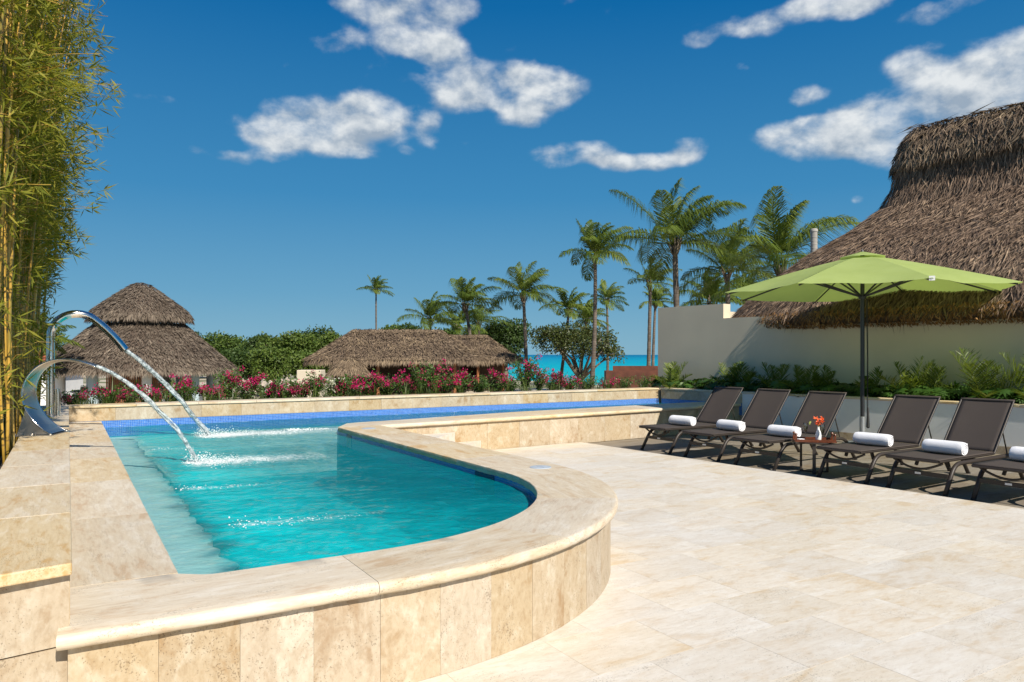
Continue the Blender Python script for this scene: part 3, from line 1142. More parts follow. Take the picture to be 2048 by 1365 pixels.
# skimmer lid on the coping
mb = MB()
mb.lathe([(0.001, 0.004), (0.075, 0.005), (0.085, 0.003), (0.093, 0.004), (0.098, 0.0), (0.098, -0.01)], 28)
for k in range(6):
    a = k * math.pi / 3
    mb.box((0.045 * math.cos(a), 0.045 * math.sin(a), 0.0055), (0.03, 0.006, 0.002), Matrix.Rotation(a, 3, 'Z'))
lid = mb.build('skimmer_lid', M['lid'], None, 40, loc=uv(3.60, 5.50, COPE + 0.001))
tag(lid, 'round pale grey plastic skimmer lid set in the pool coping', 'skimmer lid')
mb = MB()
mb.lathe([(0.001, 0.004), (0.075, 0.005), (0.098, 0.0), (0.098, -0.01)], 28)
lid = mb.build('skimmer_lid', M['lid'], None, 40, loc=uv(3.50, 9.6, COPE + 0.001))
tag(lid, 'round pale skimmer lid in the coping beside the corner steps', 'skimmer lid')

# water surface: rippled grid
JET1 = (1.165, 8.13)      # where the wide blade's jet lands
JET2 = (1.64, 10.74)      # where the swan neck's jet lands
st = 0.045
gv = np.arange(0.38, 11.66, st)
gu = np.arange(3.5, 12.80, st)
VV, UU = np.meshgrid(gv, gu, indexing='ij')
big = [(0.435, 12.72), (0.435, 3.6), (1.3, 3.55)] + INN_ARC + INNER[-12:]
ins = np.zeros(VV.shape, bool)
for dx in (-0.04, 0.04, 0):
    for dy in (-0.04, 0.04, 0):
        ins |= inside_poly(VV + dx, UU + dy, INNER)
idx = -np.ones(VV.shape, int)
pts, churn, murk, foamv = [], [], [], []
for i in range(VV.shape[0]):
    for j in range(VV.shape[1]):
        if not ins[i, j]:
            continue
        v, u = VV[i, j], UU[i, j]
        w = uv(v, u)
        amp = 0.004
        ch = 0.0
        for (jv, ju) in (JET1, JET2):
            dd = math.hypot((v - jv - 0.25) / 1.4, u - ju)
            amp += 0.016 * math.exp(-dd * dd * 2.2)
        n1 = mnoise.noise(Vector((w.x * 2.6, w.y * 4.2, 0.3)))
        n2 = mnoise.noise(Vector((w.x * 7, w.y * 11, 2.3)))
        n3 = mnoise.noise(Vector((w.x * 16, w.y * 20, 5.3)))
        z = WATER + amp * (n1 * 1.0 + n2 * 0.7 + n3 * 0.35)
        # air-filled water stays along the jets' side of the pool
        cz = math.exp(-((v - 1.0) / 0.75) ** 2) * (0.9 if u < 7.5 else 0.62)
        cz += 0.35 * math.exp(-((v - 1.9) / 0.9) ** 2) * math.exp(-((u - 4.2) / 0.9) ** 2)
        nb = mnoise.noise(Vector((w.x * 0.9, w.y * 1.2, 8.0))) * 0.25 + n1 * 0.14 + n2 * 0.10
        ch = max(0.0, min(1.0, cz + nb * (0.4 + cz)))
        fo2 = 0.0
        for (jv, ju, ln_, wd_) in ((JET1[0], JET1[1], 1.2, 0.34), (JET2[0], JET2[1], 2.0, 0.42)):
            tt_ = (v - jv + 0.16) / ln_
            if -0.05 < tt_ < 1.2:
                fo2 = max(fo2, math.exp(-((u - ju + 0.10 * tt_) / (wd_ * (0.7 + 0.5 * tt_))) ** 2) * min(1.0, (tt_ + 0.05) * 8) * (1.0 - 0.55 * max(0, tt_)) * 1.1)
        for (jv, ju, ln_, wd_, st2) in ((0.80, 6.55, 0.8, 0.07, 0.55), (0.92, 4.98, 1.0, 0.07, 0.55), (0.85, 9.5, 0.5, 0.06, 0.45), (0.62, 11.6, 0.6, 0.07, 0.5)):
            tt_ = (v - jv) / ln_
            if 0 < tt_ < 1:
                fo2 = max(fo2, st2 * math.exp(-((u - ju + 0.08 * tt_) / wd_) ** 2) * (1 - 0.5 * tt_))
        bench = 1 / (1 + math.exp(-(v - 0.80 - 0.10 * n2 - 0.10 * n1) / 0.03))
        mk_ = 0.16 + bench * (0.42 + 0.30 * ch)
        if u > 11.7:
            mk_ *= 0.55
        murk.append(max(0.0, min(1.0, mk_)))
        foamv.append(fo2)
        idx[i, j] = len(pts)
        pts.append((w.x, w.y, z))
        churn.append(ch)
fs_ = []
for i in range(VV.shape[0] - 1):
    for j in range(VV.shape[1] - 1):
        q = (idx[i, j], idx[i + 1, j], idx[i + 1, j + 1], idx[i, j + 1])
        if min(q) >= 0:
            fs_.append(q)
me = bpy.data.meshes.new('pool_water')
me.from_pydata(pts, [], fs_)
at_ = me.attributes.new('churn', 'FLOAT', 'POINT')
at_.data.foreach_set('value', churn)
at_ = me.attributes.new('murk', 'FLOAT', 'POINT')
at_.data.foreach_set('value', murk)
at_ = me.attributes.new('foam', 'FLOAT', 'POINT')
at_.data.foreach_set('value', foamv)
me.polygons.foreach_set('use_smooth', [True] * len(fs_))
me.update()
tag(link('pool_water', me, M['water']), kind='structure')

# corner steps down from the coping
steps = empty('corner_steps', uv(3.84, 10.0, 0), 0, 'two pale triangular steps in the corner below the pool coping', 'steps')
for k, (leg, top) in enumerate(((1.25, 0.32), (1.72, 0.16))):
    mb = MB()
    tri = [(3.815, 10.03), (3.815, 10.03 - leg * 0.95), (3.815 + leg, chan_out(3.8 + leg) + 0.025)]
    if k == 1:
        tri = [(3.815, 10.03 - 1.25 * 0.95 - 0.004), (3.815, 10.03 - leg * 0.95), (3.815 + leg, chan_out(3.8 + leg) + 0.025), (3.815 + 1.254, chan_out(3.8 + 1.254) + 0.025)]
    mb.prism([uv(*p) - Vector(steps.location[:2]) for p in tri], 0.0, top)
    mb.build('step', M['deck_stone'], steps)

# ------------------------------------------------------------------ raised ledge with the fountains
ledge = empty('raised_ledge', uv(-0.18, 8, 0), 0, 'raised travertine ledge carrying the steel water spouts beside the bamboo', 'ledge')
ends = [3.14, 4.15, 5.1, 6.05, 7.0, 7.95, 8.9, 9.85, 10.8, 11.75, 12.7, 13.1]
for a, b_ in zip(ends[:-1], ends[1:]):
    mb = MB()
    if a < 3.2:
        poly = [(-0.40, a - 0.085), (0.014, a + 0.0), (0.014, b_ - 0.002), (-0.385, b_ - 0.002)]
    else:
        poly = [(-0.385, a), (0.014, a), (0.014, b_ - 0.002), (-0.385, b_ - 0.002)]
    ctr = uv(-0.19, (a + b_) / 2)
    rot = Matrix.Rotation(-PA - math.pi / 2, 2)
    mb.prism([rot @ (uv(*p) - ctr) for p in poly], LEDGE - 0.045, LEDGE)
    o = mb.build('ledge_slab', M['ledge_stone'], ledge, loc=(ctr.x - ledge.location.x, ctr.y - ledge.location.y, random.uniform(0, 0.001)), rot=(0, 0, PA + math.pi / 2))
    bv = o.modifiers.new('bevel', 'BEVEL')
    bv.width = 0.006
    bv.segments = 2
mb = MB()
mb.prism([uv(a, b_) - Vector(ledge.location[:2]) for a, b_ in ((-0.36, 3.16), (-0.012, 3.22), (-0.012, 13.08), (-0.36, 13.08))], -0.2, LEDGE - 0.046)
mb.build('wall_core', M['grout'], ledge)
for (za, zb) in ((0.0, 0.43), (0.433, LEDGE - 0.046)):
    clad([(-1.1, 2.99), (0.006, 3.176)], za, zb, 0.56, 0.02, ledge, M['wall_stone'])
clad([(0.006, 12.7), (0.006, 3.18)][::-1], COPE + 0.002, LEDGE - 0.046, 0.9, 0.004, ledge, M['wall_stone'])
mb = MB()
mb.prism([uv(a, b_) for a, b_ in ((-4, 3.0), (-1.1, 3.02), (-0.36, 3.2), (-0.36, 14.6), (-4, 14.6))], GROUND - 0.2, 0.52)
tag(mb.build('bamboo_bed', M['soil']), kind='structure')

# ------------------------------------------------------------------ back wall with mosaic line
bw = empty('back_wall', uv(5.8, 12.9, 0), 0, 'low travertine wall with blue mosaic line behind the pool, below the flowers', 'wall')
BU0, BU1 = 12.72, 12.80


def bu(v):
    return BU0 + (BU1 - BU0) * (v - 0.43) / (11.62 - 0.43)


mb = MB()
mb.prism([uv(a, b_) - Vector(bw.location[:2]) for a, b_ in ((0.012, bu(0) + 0.022), (11.7, bu(11.7) + 0.022), (11.7, 13.12), (0.012, 13.12))], -0.5, LEDGE - 0.036)
mb.build('wall_core', M['grout'], bw)
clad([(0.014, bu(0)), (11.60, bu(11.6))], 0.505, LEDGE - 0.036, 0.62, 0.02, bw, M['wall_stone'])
band([(0.014, bu(0) - 0.003), (11.615, bu(11.6) - 0.003)], 0.26, 0.503, M['mosaic'], 'mosaic_band', parent=bw)
mb = MB()
cs = [0.012 + i * (11.62 - 0.012) / 13 for i in range(14)]
for a, b_ in zip(cs[:-1], cs[1:]):
    mb = MB()
    ctr = uv((a + b_) / 2, 12.95)
    rot = Matrix.Rotation(-PA, 2)
    mb.prism([rot @ (uv(*p) - ctr) for p in ((a, bu(a) - 0.02), (b_ - 0.002, bu(b_) - 0.02), (b_ - 0.002, 13.12), (a, 13.12))], LEDGE - 0.035, LEDGE + random.uniform(0, 0.001))
    o = mb.build('cap_slab', M['ledge_stone'], bw, loc=(ctr.x - bw.location.x, ctr.y - bw.location.y, 0), rot=(0, 0, PA))
    bv = o.modifiers.new('bevel', 'BEVEL')
    bv.width = 0.005
    bv.segments = 2

# ------------------------------------------------------------------ right planter wall
pl = empty('planter_wall', uv(12.3, 6, 0), 0, 'low white planter wall with travertine cap behind the loungers', 'planter wall')


def plv(u):
    return PLW0[0] + (PLW1[0] - PLW0[0]) * (PLW0[1] - u) / (PLW0[1] - PLW1[1])


mb = MB()
mb.prism([uv(a, b_) - Vector(pl.location[:2]) for a, b_ in ((plv(12.75) + 0.02, 12.75), (plv(-1.5) + 0.02, -1.5), (plv(-1.5) + 0.22, -1.5), (plv(12.75) + 0.22, 12.9))], -0.1, LEDGE - 0.036)
mb.build('wall_core', M['grout'], pl)
uA = chan_out(11.6) - 0.02
mb = MB()
mb.prism([uv(a, b_) - Vector(pl.location[:2]) for a, b_ in ((plv(uA), uA), (plv(-1.5), -1.5), (plv(-1.5) + 0.018, -1.5), (plv(uA) + 0.018, uA))], 0.092, LEDGE - 0.037)
mb.build('white_render', M['white_wall'], pl)
clad([(plv(uA) - 0.008, uA), (plv(-1.5) - 0.008, -1.5)], -0.03, 0.09, 0.61, 0.02, pl, M['wall_stone'], 'skirting_tile', face='left')
clad([(plv(12.72), 12.72), (plv(uA), uA)], 0.505, LEDGE - 0.036, 0.56, 0.018, pl, M['wall_stone'], face='left')
band([(plv(12.72) - 0.003, 12.72), (plv(uA) - 0.003, uA)], 0.26, 0.503, M['mosaic'], 'mosaic_band', parent=pl)
k = 16
for i in range(k):
    a, b_ = 12.77 - (12.77 + 1.5) * i / k, 12.77 - (12.77 + 1.5) * (i + 1) / k + 0.002
    ctr = uv(plv((a + b_) / 2) + 0.1, (a + b_) / 2)
    rot = Matrix.Rotation(-PA - math.pi / 2, 2)
    mb = MB()
    mb.prism([rot @ (uv(*p) - ctr) for p in ((plv(a) - 0.022, a), (plv(b_) - 0.022, b_), (plv(b_) + 0.24, b_), (plv(a) + 0.24, a))], LEDGE - 0.034, LEDGE + 0.002)
    o = mb.build('cap_slab', M['ledge_stone'], pl, loc=(ctr.x - pl.location.x, ctr.y - pl.location.y, 0), rot=(0, 0, PA + math.pi / 2))
    bv = o.modifiers.new('bevel', 'BEVEL')
    bv.width = 0.006
    bv.segments = 2

# planting beds behind both walls
mb = MB()
mb.prism([uv(a, b_) for a, b_ in ((-0.36, 13.13), (13.0, 13.13), (13.0, 14.5), (-0.36, 14.5))], GROUND - 0.2, 0.63)
tag(mb.build('planting_bed', M['soil']), kind='structure')
mb = MB()
mb.prism([uv(a, b_) for a, b_ in ((plv(13.1) + 0.24, 13.12), (plv(-1.5) + 0.24, -1.5), (plv(-1.5) + 1.6, -1.5), (plv(13.1) + 1.6, 13.12))], GROUND - 0.2, 0.64)
tag(mb.build('planting_bed', M['soil']), kind='structure')

# ------------------------------------------------------------------ building with the palapa roof on the right
WD = Vector((0.615, -0.788)).normalized()       # along the wall towards the camera side
WN = Vector((-WD.y, WD.x))                     # away from the deck
if WN.x < 0:
    WN = -WN
WC = uv(11.62, 12.80) + WN * 1.05
bt = None
# left end of the wall on the ray through photograph column 1316
kx = (1316 - 1024) / 1480
t0 = (kx * WC.y - WC.x) / (WD.x - kx * WD.y)
W0 = WC + WD * t0
kx = (1447 - 1024) / 1480
t1 = (kx * WC.y - WC.x) / (WD.x - kx * WD.y)
bw2 = empty('building_wall', (W0.x, W0.y, 0), math.atan2(WD.y, WD.x), 'cream rendered building wall stepping down beneath the thatched roof', 'wall')
wy = 1.0 if (Matrix.Rotation(math.atan2(WD.y, WD.x), 2) @ Vector((0, 1))).dot(WN) > 0 else -1.0
mb = MB()
LW = 22.0
a_ = t1 - t0
prof = [(0, GROUND - 0.2), (LW, GROUND - 0.2), (LW, 2.33), (a_, 2.33), (a_, 2.66), (0, 2.66)]
n = len(prof)
vs_ = [(x, 0, z) for x, z in prof] + [(x, wy * 0.26, z) for x, z in prof]
fs_ = [tuple(range(n)), tuple(range(2 * n - 1, n - 1, -1))] + [(i, n + i, n + (i + 1) % n, (i + 1) % n) for i in range(n)]
mb.add(vs_, fs_)
me = mb.mesh('wall_panel', M['cream_wall'])
bm = bmesh.new()
bm.from_mesh(me)
bmesh.ops.recalc_face_normals(bm, faces=bm.faces)
bm.to_mesh(me)
bm.free()
link('wall_panel', me, None, bw2)
# return wall behind the left end and rear wall
mb = MB()
mb.box((0.13, wy * 2.2, 0.4), (0.26, 3.86, 4.5))
mb.build('return_wall', M['cream_wall'], bw2)


def stadium_sample(n, Ls, prof, rng):
    """random points on a thatched roof: position, outward, down-slope direction, normal"""
    P = np.array(prof, float)
    seg = P[1:] - P[:-1]
    ln = np.linalg.norm(seg, axis=1)
    rm = (P[1:, 0] + P[:-1, 0]) / 2
    wt = np.concatenate([2 * Ls * ln, 2 * np.pi * rm * ln])
    wt /= wt.sum()
    ns = len(seg)
    pick = rng.choice(2 * ns, size=n, p=wt)
    si = pick % ns
    endp = pick >= ns
    f = rng.random(n)
    r0, r1 = P[si, 0], P[si + 1, 0]
    f = np.where(endp, np.where(np.abs(r1 - r0) > 1e-6, (np.sqrt(r0 ** 2 + f * (r1 ** 2 - r0 ** 2)) - r0) / np.where(np.abs(r1 - r0) > 1e-6, r1 - r0, 1), f), f)
    r = r0 + (r1 - r0) * f
    z = P[si, 1] + seg[si, 1] * f
    ang = rng.random(n) * 2 * np.pi
    sgn = np.where(rng.random(n) < 0.5, 1.0, -1.0)
    xs = rng.random(n) * Ls
    ox = np.where(endp, np.cos(ang), 0.0)
    oy = np.where(endp, np.sin(ang), sgn)
    ax = np.where(endp, np.where(np.cos(ang) > 0, Ls, 0.0), xs)
    out = np.stack([ox, oy, np.zeros(n)], 1)
    pos = np.stack([ax, np.zeros(n), z], 1) + out * r[:, None]
    dn = seg[si] / ln[si][:, None]
    down = out * dn[:, :1] + np.stack([np.zeros(n), np.zeros(n), dn[:, 1]], 1)
    nr = out * (-dn[:, 1:2]) + np.stack([np.zeros(n), np.zeros(n), dn[:, 0]], 1)
    return pos, out, norm(down), norm(nr), z


def thatch_quads(n, Ls, prof, L, Wd, rng, spread=0.3, lift=0.16, off=0.0, hang=0.0):
    pos, out, down, nr, z = stadium_sample(n, Ls, prof, rng)
    side = np.cross(nr, down)
    d = norm(down + side * rng.normal(0, spread, (n, 1)) + nr * rng.normal(lift, lift * 0.6, (n, 1)) + np.array([0, 0, -1.0]) * hang)
    ll = L * rng.uniform(0.55, 1.35, n)
    ww = Wd * rng.uniform(0.6, 1.4, n)
    p = pos + nr * (off + rng.uniform(-0.01, 0.03, (n, 1))) - d * (ll * 0.35)[:, None]
    return leaf_quads(p, d, ll, ww, nr + rng.normal(0, 0.45, (n, 3))), z


def stadium_surface(Ls, prof, n=28):
    """closed sheet under the thatch"""
    mb = MB()
    rings = []
    for (r, z) in prof:
        ring = []
        for k in range(n + 1):
            a = -math.pi / 2 + math.pi * k / n
            ring.append((Ls + r * math.cos(a), r * math.sin(a), z))
        for k in range(n + 1):
            a = math.pi / 2 + math.pi * k / n
            ring.append((r * math.cos(a), r * math.sin(a), z))
        rings.append(ring)
    m_ = len(rings[0])
    vs_ = [p for r_ in rings for p in r_]
    fs_ = []
    for i in range(len(rings) - 1):
        for k in range(m_):
            a, b_ = i * m_ + k, i * m_ + (k + 1) % m_
            fs_.append((a, a + m_, b_ + m_, b_))
    mb.add(vs_, fs_)
    return mb


# the roof: stadium plan, steep bell-shaped thatch, ridge parallel to the wall
RD = 4.22
RA = WC + WN * RD
kx = (1850 - 1024) / 1480
tt = (kx * RA.y - RA.x) / (WD.x - kx * WD.y)
AX = RA + WD * tt
RL = 7.5
roof = empty('thatched_roof', (AX.x, AX.y, 0), math.atan2(WD.y, WD.x), 'large bell-shaped brown palm thatch roof rising behind the cream wall', 'thatched roof')
RPROF = [(0.54, 6.45), (0.60, 5.9), (0.70, 5.4), (0.95, 4.95), (1.60, 4.45), (2.70, 3.80), (3.62, 3.10), (4.15, 2.62), (4.46, 2.26)]
stadium_surface(RL, [(r - 0.03, z - 0.03) for r, z in RPROF] + [(4.30, 2.10), (3.9, 2.30)]).build('underlay', M['thatch_under'], roof, True)
rg = np.random.default_rng(11)
Q1, z1 = thatch_quads(105000, RL, RPROF, 0.30, 0.0145, rg, 0.24, 0.13)
Q2, z2 = thatch_quads(9000, RL, RPROF, 0.48, 0.022, rg, 0.40, 0.10)
tag(link('thatch', quad_mesh('thatch', np.concatenate([Q1, Q2]), M['thatch'], np.concatenate([rg.beta(2.2, 2.6, len(Q1)), rg.beta(3, 2, len(Q2))])), None, roof), kind='stuff')
# cut ends along the eave
EP = [(4.50, 2.38), (4.52, 2.24), (4.44, 2.10), (4.25, 2.06)]
Q3, _ = thatch_quads(15000, RL, EP, 0.10, 0.022, rg, 0.9, 0.35, 0.0, 0.2)
Q4, _ = thatch_quads(260, RL, [(4.42, 2.14), (4.36, 2.08)], 0.30, 0.010, rg, 0.7, 0.2, 0.0, 0.7)
tag(link('eave_fringe', quad_mesh('eave_fringe', np.concatenate([Q3, Q4]), M['thatch_cut'], rg.beta(2, 2, len(Q3) + len(Q4))), None, roof), kind='stuff')
# ridge cap
CP = [(0.02, 6.86), (0.22, 6.80), (0.46, 6.52), (0.62, 6.14), (0.69, 5.90)]
stadium_surface(RL, [(max(0.01, r - 0.04), z - 0.03) for r, z in CP] + [(0.5, 5.95)]).build('cap_underlay', M['thatch_under'], roof, True)
Q5, _ = thatch_quads(9000, RL, CP, 0.34, 0.03, rg, 0.5, 0.14, 0.01)
Q6, _ = thatch_quads(2600, RL, [(0.66, 6.02), (0.72, 5.84)], 0.28, 0.016, rg, 0.4, 0.05, 0.0, 0.4)
dd_ = np.stack([np.full(500, 1.0), rg.normal(0, .25, 500), rg.normal(-.02, .12, 500)], 1)
pp_ = np.stack([rg.uniform(-0.5, RL, 500), rg.normal(0, 0.25, 500), 6.84 - np.abs(rg.normal(0, 0.10, 500))], 1)
Q7 = leaf_quads(pp_, dd_, rg.uniform(0.4, 0.9, 500), 0.03, np.stack([rg.normal(0, .4, 500), rg.normal(0, .4, 500), np.ones(500)], 1))
tag(link('ridge_cap', quad_mesh('ridge_cap', np.concatenate([Q5, Q6, Q7]), M['thatch_tan'], rg.beta(2, 3, 9000 + 2600 + 500)), None, roof), kind='stuff')
# vent pipe behind the roof
mb = MB()
mb.lathe([(0.10, 0), (0.10, 3.9), (0.115, 3.9), (0.115, 3.97), (0.09, 4.0)], 14)
for z in np.arange(0.3, 3.8, 0.11):
    mb.lathe([(0.101, z), (0.108, z + 0.02), (0.101, z + 0.04)], 14, cap=False)
tag(mb.build('vent_pipe', M['grey_conc'], None, 40, loc=(9.35, 22.9, 1.4)), 'grey ribbed vent pipe standing up behind the thatched roof', 'pipe')

# ------------------------------------------------------------------ steel water spouts
# swan neck
sw = empty('swan_neck_spout', uv(-0.18, 10.69, LEDGE), PA, 'polished steel swan neck spout on the travertine ledge, pouring a round jet', 'water spout')
path = [(0, 0, 0.0), (0, 0, 0.3), (0, 0, 0.6), (0, 0, 0.93)]
for a in range(170, 40, -10):
    path.append((0.285 + 0.285 * math.cos(R(a)), 0, 0.985 + 0.285 * math.sin(R(a))))
lx, lz = path[-1][0], path[-1][2]
for k in range(1, 6):
    path.append((lx + 0.055 * k * 1.25, 0, lz - 0.055 * k * 1.02 - 0.004 * k * k))
mb = MB()
mb.tube(path, 0.048, 18)
mb.build('neck', M['steel'], sw, 60)
mb = MB()
mb.lathe([(0.085, 0.0), (0.085, 0.008), (0.055, 0.012), (0.055, 0.03)], 22)
mb.build('base_flange', M['steel'], sw, 40)
mb = MB()
mb.tube([(0.075, -0.03, 0.0), (0.075, -0.03, 0.28), (0.07, -0.03, 0.34)], 0.030, 14)
mb.build('support_tube', M['steel'], sw, 60)
for k in range(4):
    mb = MB()
    mb.lathe([(0.010, 0.008), (0.010, 0.018), (0.004, 0.022)], 8)
    mb.build('bolt', M['steel'], sw, loc=(0.07 * math.cos(k * 1.57 + .78), 0.07 * math.sin(k * 1.57 + .78), 0))
SWT = sw.matrix_basis @ Vector(path[-1])
# broad curved blade
cb = empty('blade_spout', uv(-0.20, 8.40, LEDGE), PA - R(20), 'broad curved stainless steel blade spout bolted to the ledge near the bamboo', 'water spout')
prof = [(0.13, 0.012), (0.06, 0.06), (-0.03, 0.15), (-0.10, 0.27), (-0.125, 0.38), (-0.11, 0.49), (-0.06, 0.59), (0.02, 0.665), (0.12, 0.708), (0.23, 0.716), (0.36, 0.69), (0.48, 0.645)]
wid = [0.36, 0.34, 0.32, 0.305, 0.29, 0.27, 0.25, 0.225, 0.195, 0.165, 0.135, 0.105]


def smooth(pts_, k=4):
    out = []
    P = [np.array(p, float) for p in pts_]
    for i in range(len(P) - 1):
        p0, p1, p2, p3 = P[max(i - 1, 0)], P[i], P[i + 1], P[min(i + 2, len(P) - 1)]
        for j in range(k):
            t_ = j / k
            out.append(0.5 * ((2 * p1) + (-p0 + p2) * t_ + (2 * p0 - 5 * p1 + 4 * p2 - p3) * t_ ** 2 + (-p0 + 3 * p1 - 3 * p2 + p3) * t_ ** 3))
    out.append(P[-1])
    return out


sp_ = smooth([(a, b_, c_) for (a, b_), c_ in zip(prof, wid)], 5)
mb = MB()
vs_, fs_ = [], []
th = 0.006
for i, (x, z, w) in enumerate(sp_):
    tx = sp_[min(i + 1, len(sp_) - 1)] - sp_[max(i - 1, 0)]
    nx, nz_ = -tx[1], tx[0]
    l_ = math.hypot(nx, nz_)
    nx, nz_ = nx / l_ * th / 2, nz_ / l_ * th / 2
    for k in range(7):
        y = -w / 2 + w * k / 6
        dip = 0.018 * (1 - (2 * k / 6 - 1) ** 2) * (1 if i > 4 else 0.3)
        vs_.append((x + nx - dip * nx / (th / 2), y, z + nz_ - dip * nz_ / (th / 2)))
        vs_.append((x - nx - dip * nx / (th / 2), y, z - nz_ - dip * nz_ / (th / 2)))
for i in range(len(sp_) - 1):
    for k in range(6):
        a = i * 14 + k * 2
        fs_.append((a, a + 2, a + 16, a + 14))
        fs_.append((a + 1, a + 15, a + 17, a + 3))
    a = i * 14
    fs_.append((a, a + 14, a + 15, a + 1))
    fs_.append((a + 12, a + 13, a + 27, a + 26))
mb.add(vs_, fs_)
me = mb.mesh('blade', M['brushed'], 50)
link('blade', me, None, cb)
for sgn in (-1, 1):
    mb = MB()
    mb.tube([(x, sgn * w / 2, z) for x, z, w in sp_], 0.008, 8)
    mb.build('rim', M['steel'], cb, True)
mb = MB()
mb.box((-0.02, 0, 0.004), (0.36, 0.44, 0.008))
mb.build('base_plate', M['brushed'], cb)
for sgn in (-1, 1):      # side gussets of the foot
    mb = MB()
    pf = [(x, z) for x, z, w in sp_ if z < 0.27] + [(-0.16, 0.01)]
    y0 = sgn * 0.165
    n = len(pf)
    vs_ = [(x, y0, z) for x, z in pf] + [(x, y0 + 0.005, z) for x, z in pf]
    mb.add(vs_, [tuple(range(n)), tuple(range(2 * n - 1, n - 1, -1))] + [(i, n + i, n + (i + 1) % n, (i + 1) % n) for i in range(n)])
    mb.build('gusset', M['brushed'], cb)
for (x, y) in ((0.135, -0.19), (0.135, 0.19), (-0.17, -0.19), (-0.17, 0.19), (-0.02, -0.2)):
    mb = MB()
    mb.lathe([(0.013, 0.008), (0.013, 0.018), (0.006, 0.026)], 8)
    mb.build('bolt', M['steel'], cb, loc=(x, y, 0))
CBT = cb.matrix_basis @ Vector((0.47, 0, 0.648))


oct_v = np.array([(1, 0, 0), (0, 1, 0), (-1, 0, 0), (0, -1, 0), (0, 0, 1), (0, 0, -0.6)], float)
oct_f = [(0, 1, 4), (1, 2, 4), (2, 3, 4), (3, 0, 4), (1, 0, 5), (2, 1, 5), (3, 2, 5), (0, 3, 5)]


def jet(name, a, land, label, w0, w1, seed, slope):
    """falling stream: ballistic path with rope-like bulges, breaking up towards the pool"""
    b_ = uv(*land, WATER - 0.02)
    rnd = random.Random(seed)
    ps = []
    H = Vector((b_.x - a.x, b_.y - a.y))
    L = H.length
    drop = a.z - b_.z
    n = 46
    for i in range(n + 1):
        f = i / n
        z = a.z - slope * f * L - (drop - slope * L) * f * f
        wob = mnoise.noise_vector(Vector((f * 7, seed, 0))) * 0.012 * (0.2 + f)
        ps.append(Vector((a.x + H.x * f, a.y + H.y * f, z)) + wob)
    mb = MB()
    for strand in range(4):
        ph = strand * 1.7 + seed
        pth = []
        for i, p in enumerate(ps):
            f = i / n
            tw = 5.0 * f + ph
            r_ = (w0 + (w1 - w0) * f) * 0.42 * (0.6 + 0.9 * f)
            pth.append(p + Vector((math.cos(tw) * r_, math.sin(tw) * r_, 0.5 * math.sin(tw * 1.3) * r_)) + mnoise.noise_vector(Vector((f * 14, ph, 0))) * 0.012 * (0.1 + f))
        mb.tube(pth, lambda s_: max(0.004, 0.62 * (w0 + (w1 - w0) * s_ * 0.4) * (1.0 - 0.35 * s_) + 0.008 * mnoise.noise(Vector((s_ * 24, ph, 3)))), 9)
    for k in range(70):
        f = 0.25 + 0.75 * rnd.random() ** 0.6
        p = ps[int(f * n)] + Vector((rnd.gauss(0, 1), rnd.gauss(0, 1), rnd.gauss(0, 1))) * (0.012 + 0.035 * f)
        r_ = rnd.uniform(0.002, 0.006)
        mb.add([tuple(p + Vector(q_) * r_) for q_ in oct_v], oct_f)
    o = mb.build(name, M['jet'], None, True)
    return tag(o, label, 'water jet')


jet('water_jet', CBT, JET1, 'clear water stream falling from the broad blade spout into the pool', 0.022, 0.028, 1, 0.42)
jet('water_jet', SWT, JET2, 'clear water stream falling from the swan neck spout into the pool', 0.033, 0.042, 2, 0.75)

# foam where the jets land and over the floor nozzles
def foam(name, specs, mat, seed, sub=True):
    rg_ = np.random.default_rng(seed)
    V, F = [], []
    for (v0, u0, lv, lu, n, smin, smax, hz) in specs:
        for k in range(n):
            f = rg_.random() ** 1.4
            v = v0 + f * lv + rg_.normal(0, 0.03)
            u = u0 + rg_.normal(0, lu * (0.55 + 0.9 * math.sin(min(1, f * 1.2 + 0.1) * 2.6))) - 0.10 * f
            s_ = smin + (smax - smin) * rg_.random() ** 2.2 * (1 - 0.55 * f)
            z = WATER + 0.004 + abs(rg_.normal(0, hz)) * (1 - f) ** 1.5 * (rg_.random() < 0.35)
            w = uv(v, u)
            flat = 0.45 if z < WATER + 0.03 else 1.0
            b_ = len(V)
            a = rg_.random() * 6.28
            for p in oct_v:
                q = p * s_ * rg_.uniform(0.7, 1.3, 3)
                V.append((w.x + q[0] * math.cos(a) - q[1] * math.sin(a), w.y + q[0] * math.sin(a) + q[1] * math.cos(a), z + q[2] * flat))
            F += [tuple(i + b_ for i in f_) for f_ in oct_f]
    me = bpy.data.meshes.new(name)
    me.from_pydata(V, [], F)
    me.polygons.foreach_set('use_smooth', [True] * len(F))
    me.update()
    return tag(link(name, me, mat), kind='stuff')


foam('foam', [(JET1[0] - 0.10, JET1[1] + 0.02, 0.75, 0.15, 2600, 0.002, 0.010, 0.055), (JET2[0] - 0.12, JET2[1] + 0.05, 1.2, 0.19, 2600, 0.002, 0.012, 0.055),
              (2.75, 10.9, 0.6, 0.06, 300, 0.005, 0.02, 0.01)], M['foam'], 5)
foam('bubbling_water', [(0.80, 6.55, 0.6, 0.04, 110, 0.002, 0.010, 0.02), (0.92, 4.98, 0.8, 0.04, 150, 0.002, 0.010, 0.02), (0.85, 9.5, 0.4, 0.05, 80, 0.002, 0.009, 0.015)], M['foam'], 6)

# ------------------------------------------------------------------ sun loungers
def bow(p, q, sag, n=10):
    p, q = Vector(p), Vector(q)
    return [p.lerp(q, i / n) + Vector((0, 0, -sag * math.sin(math.pi * i / n))) for i in range(n + 1)]


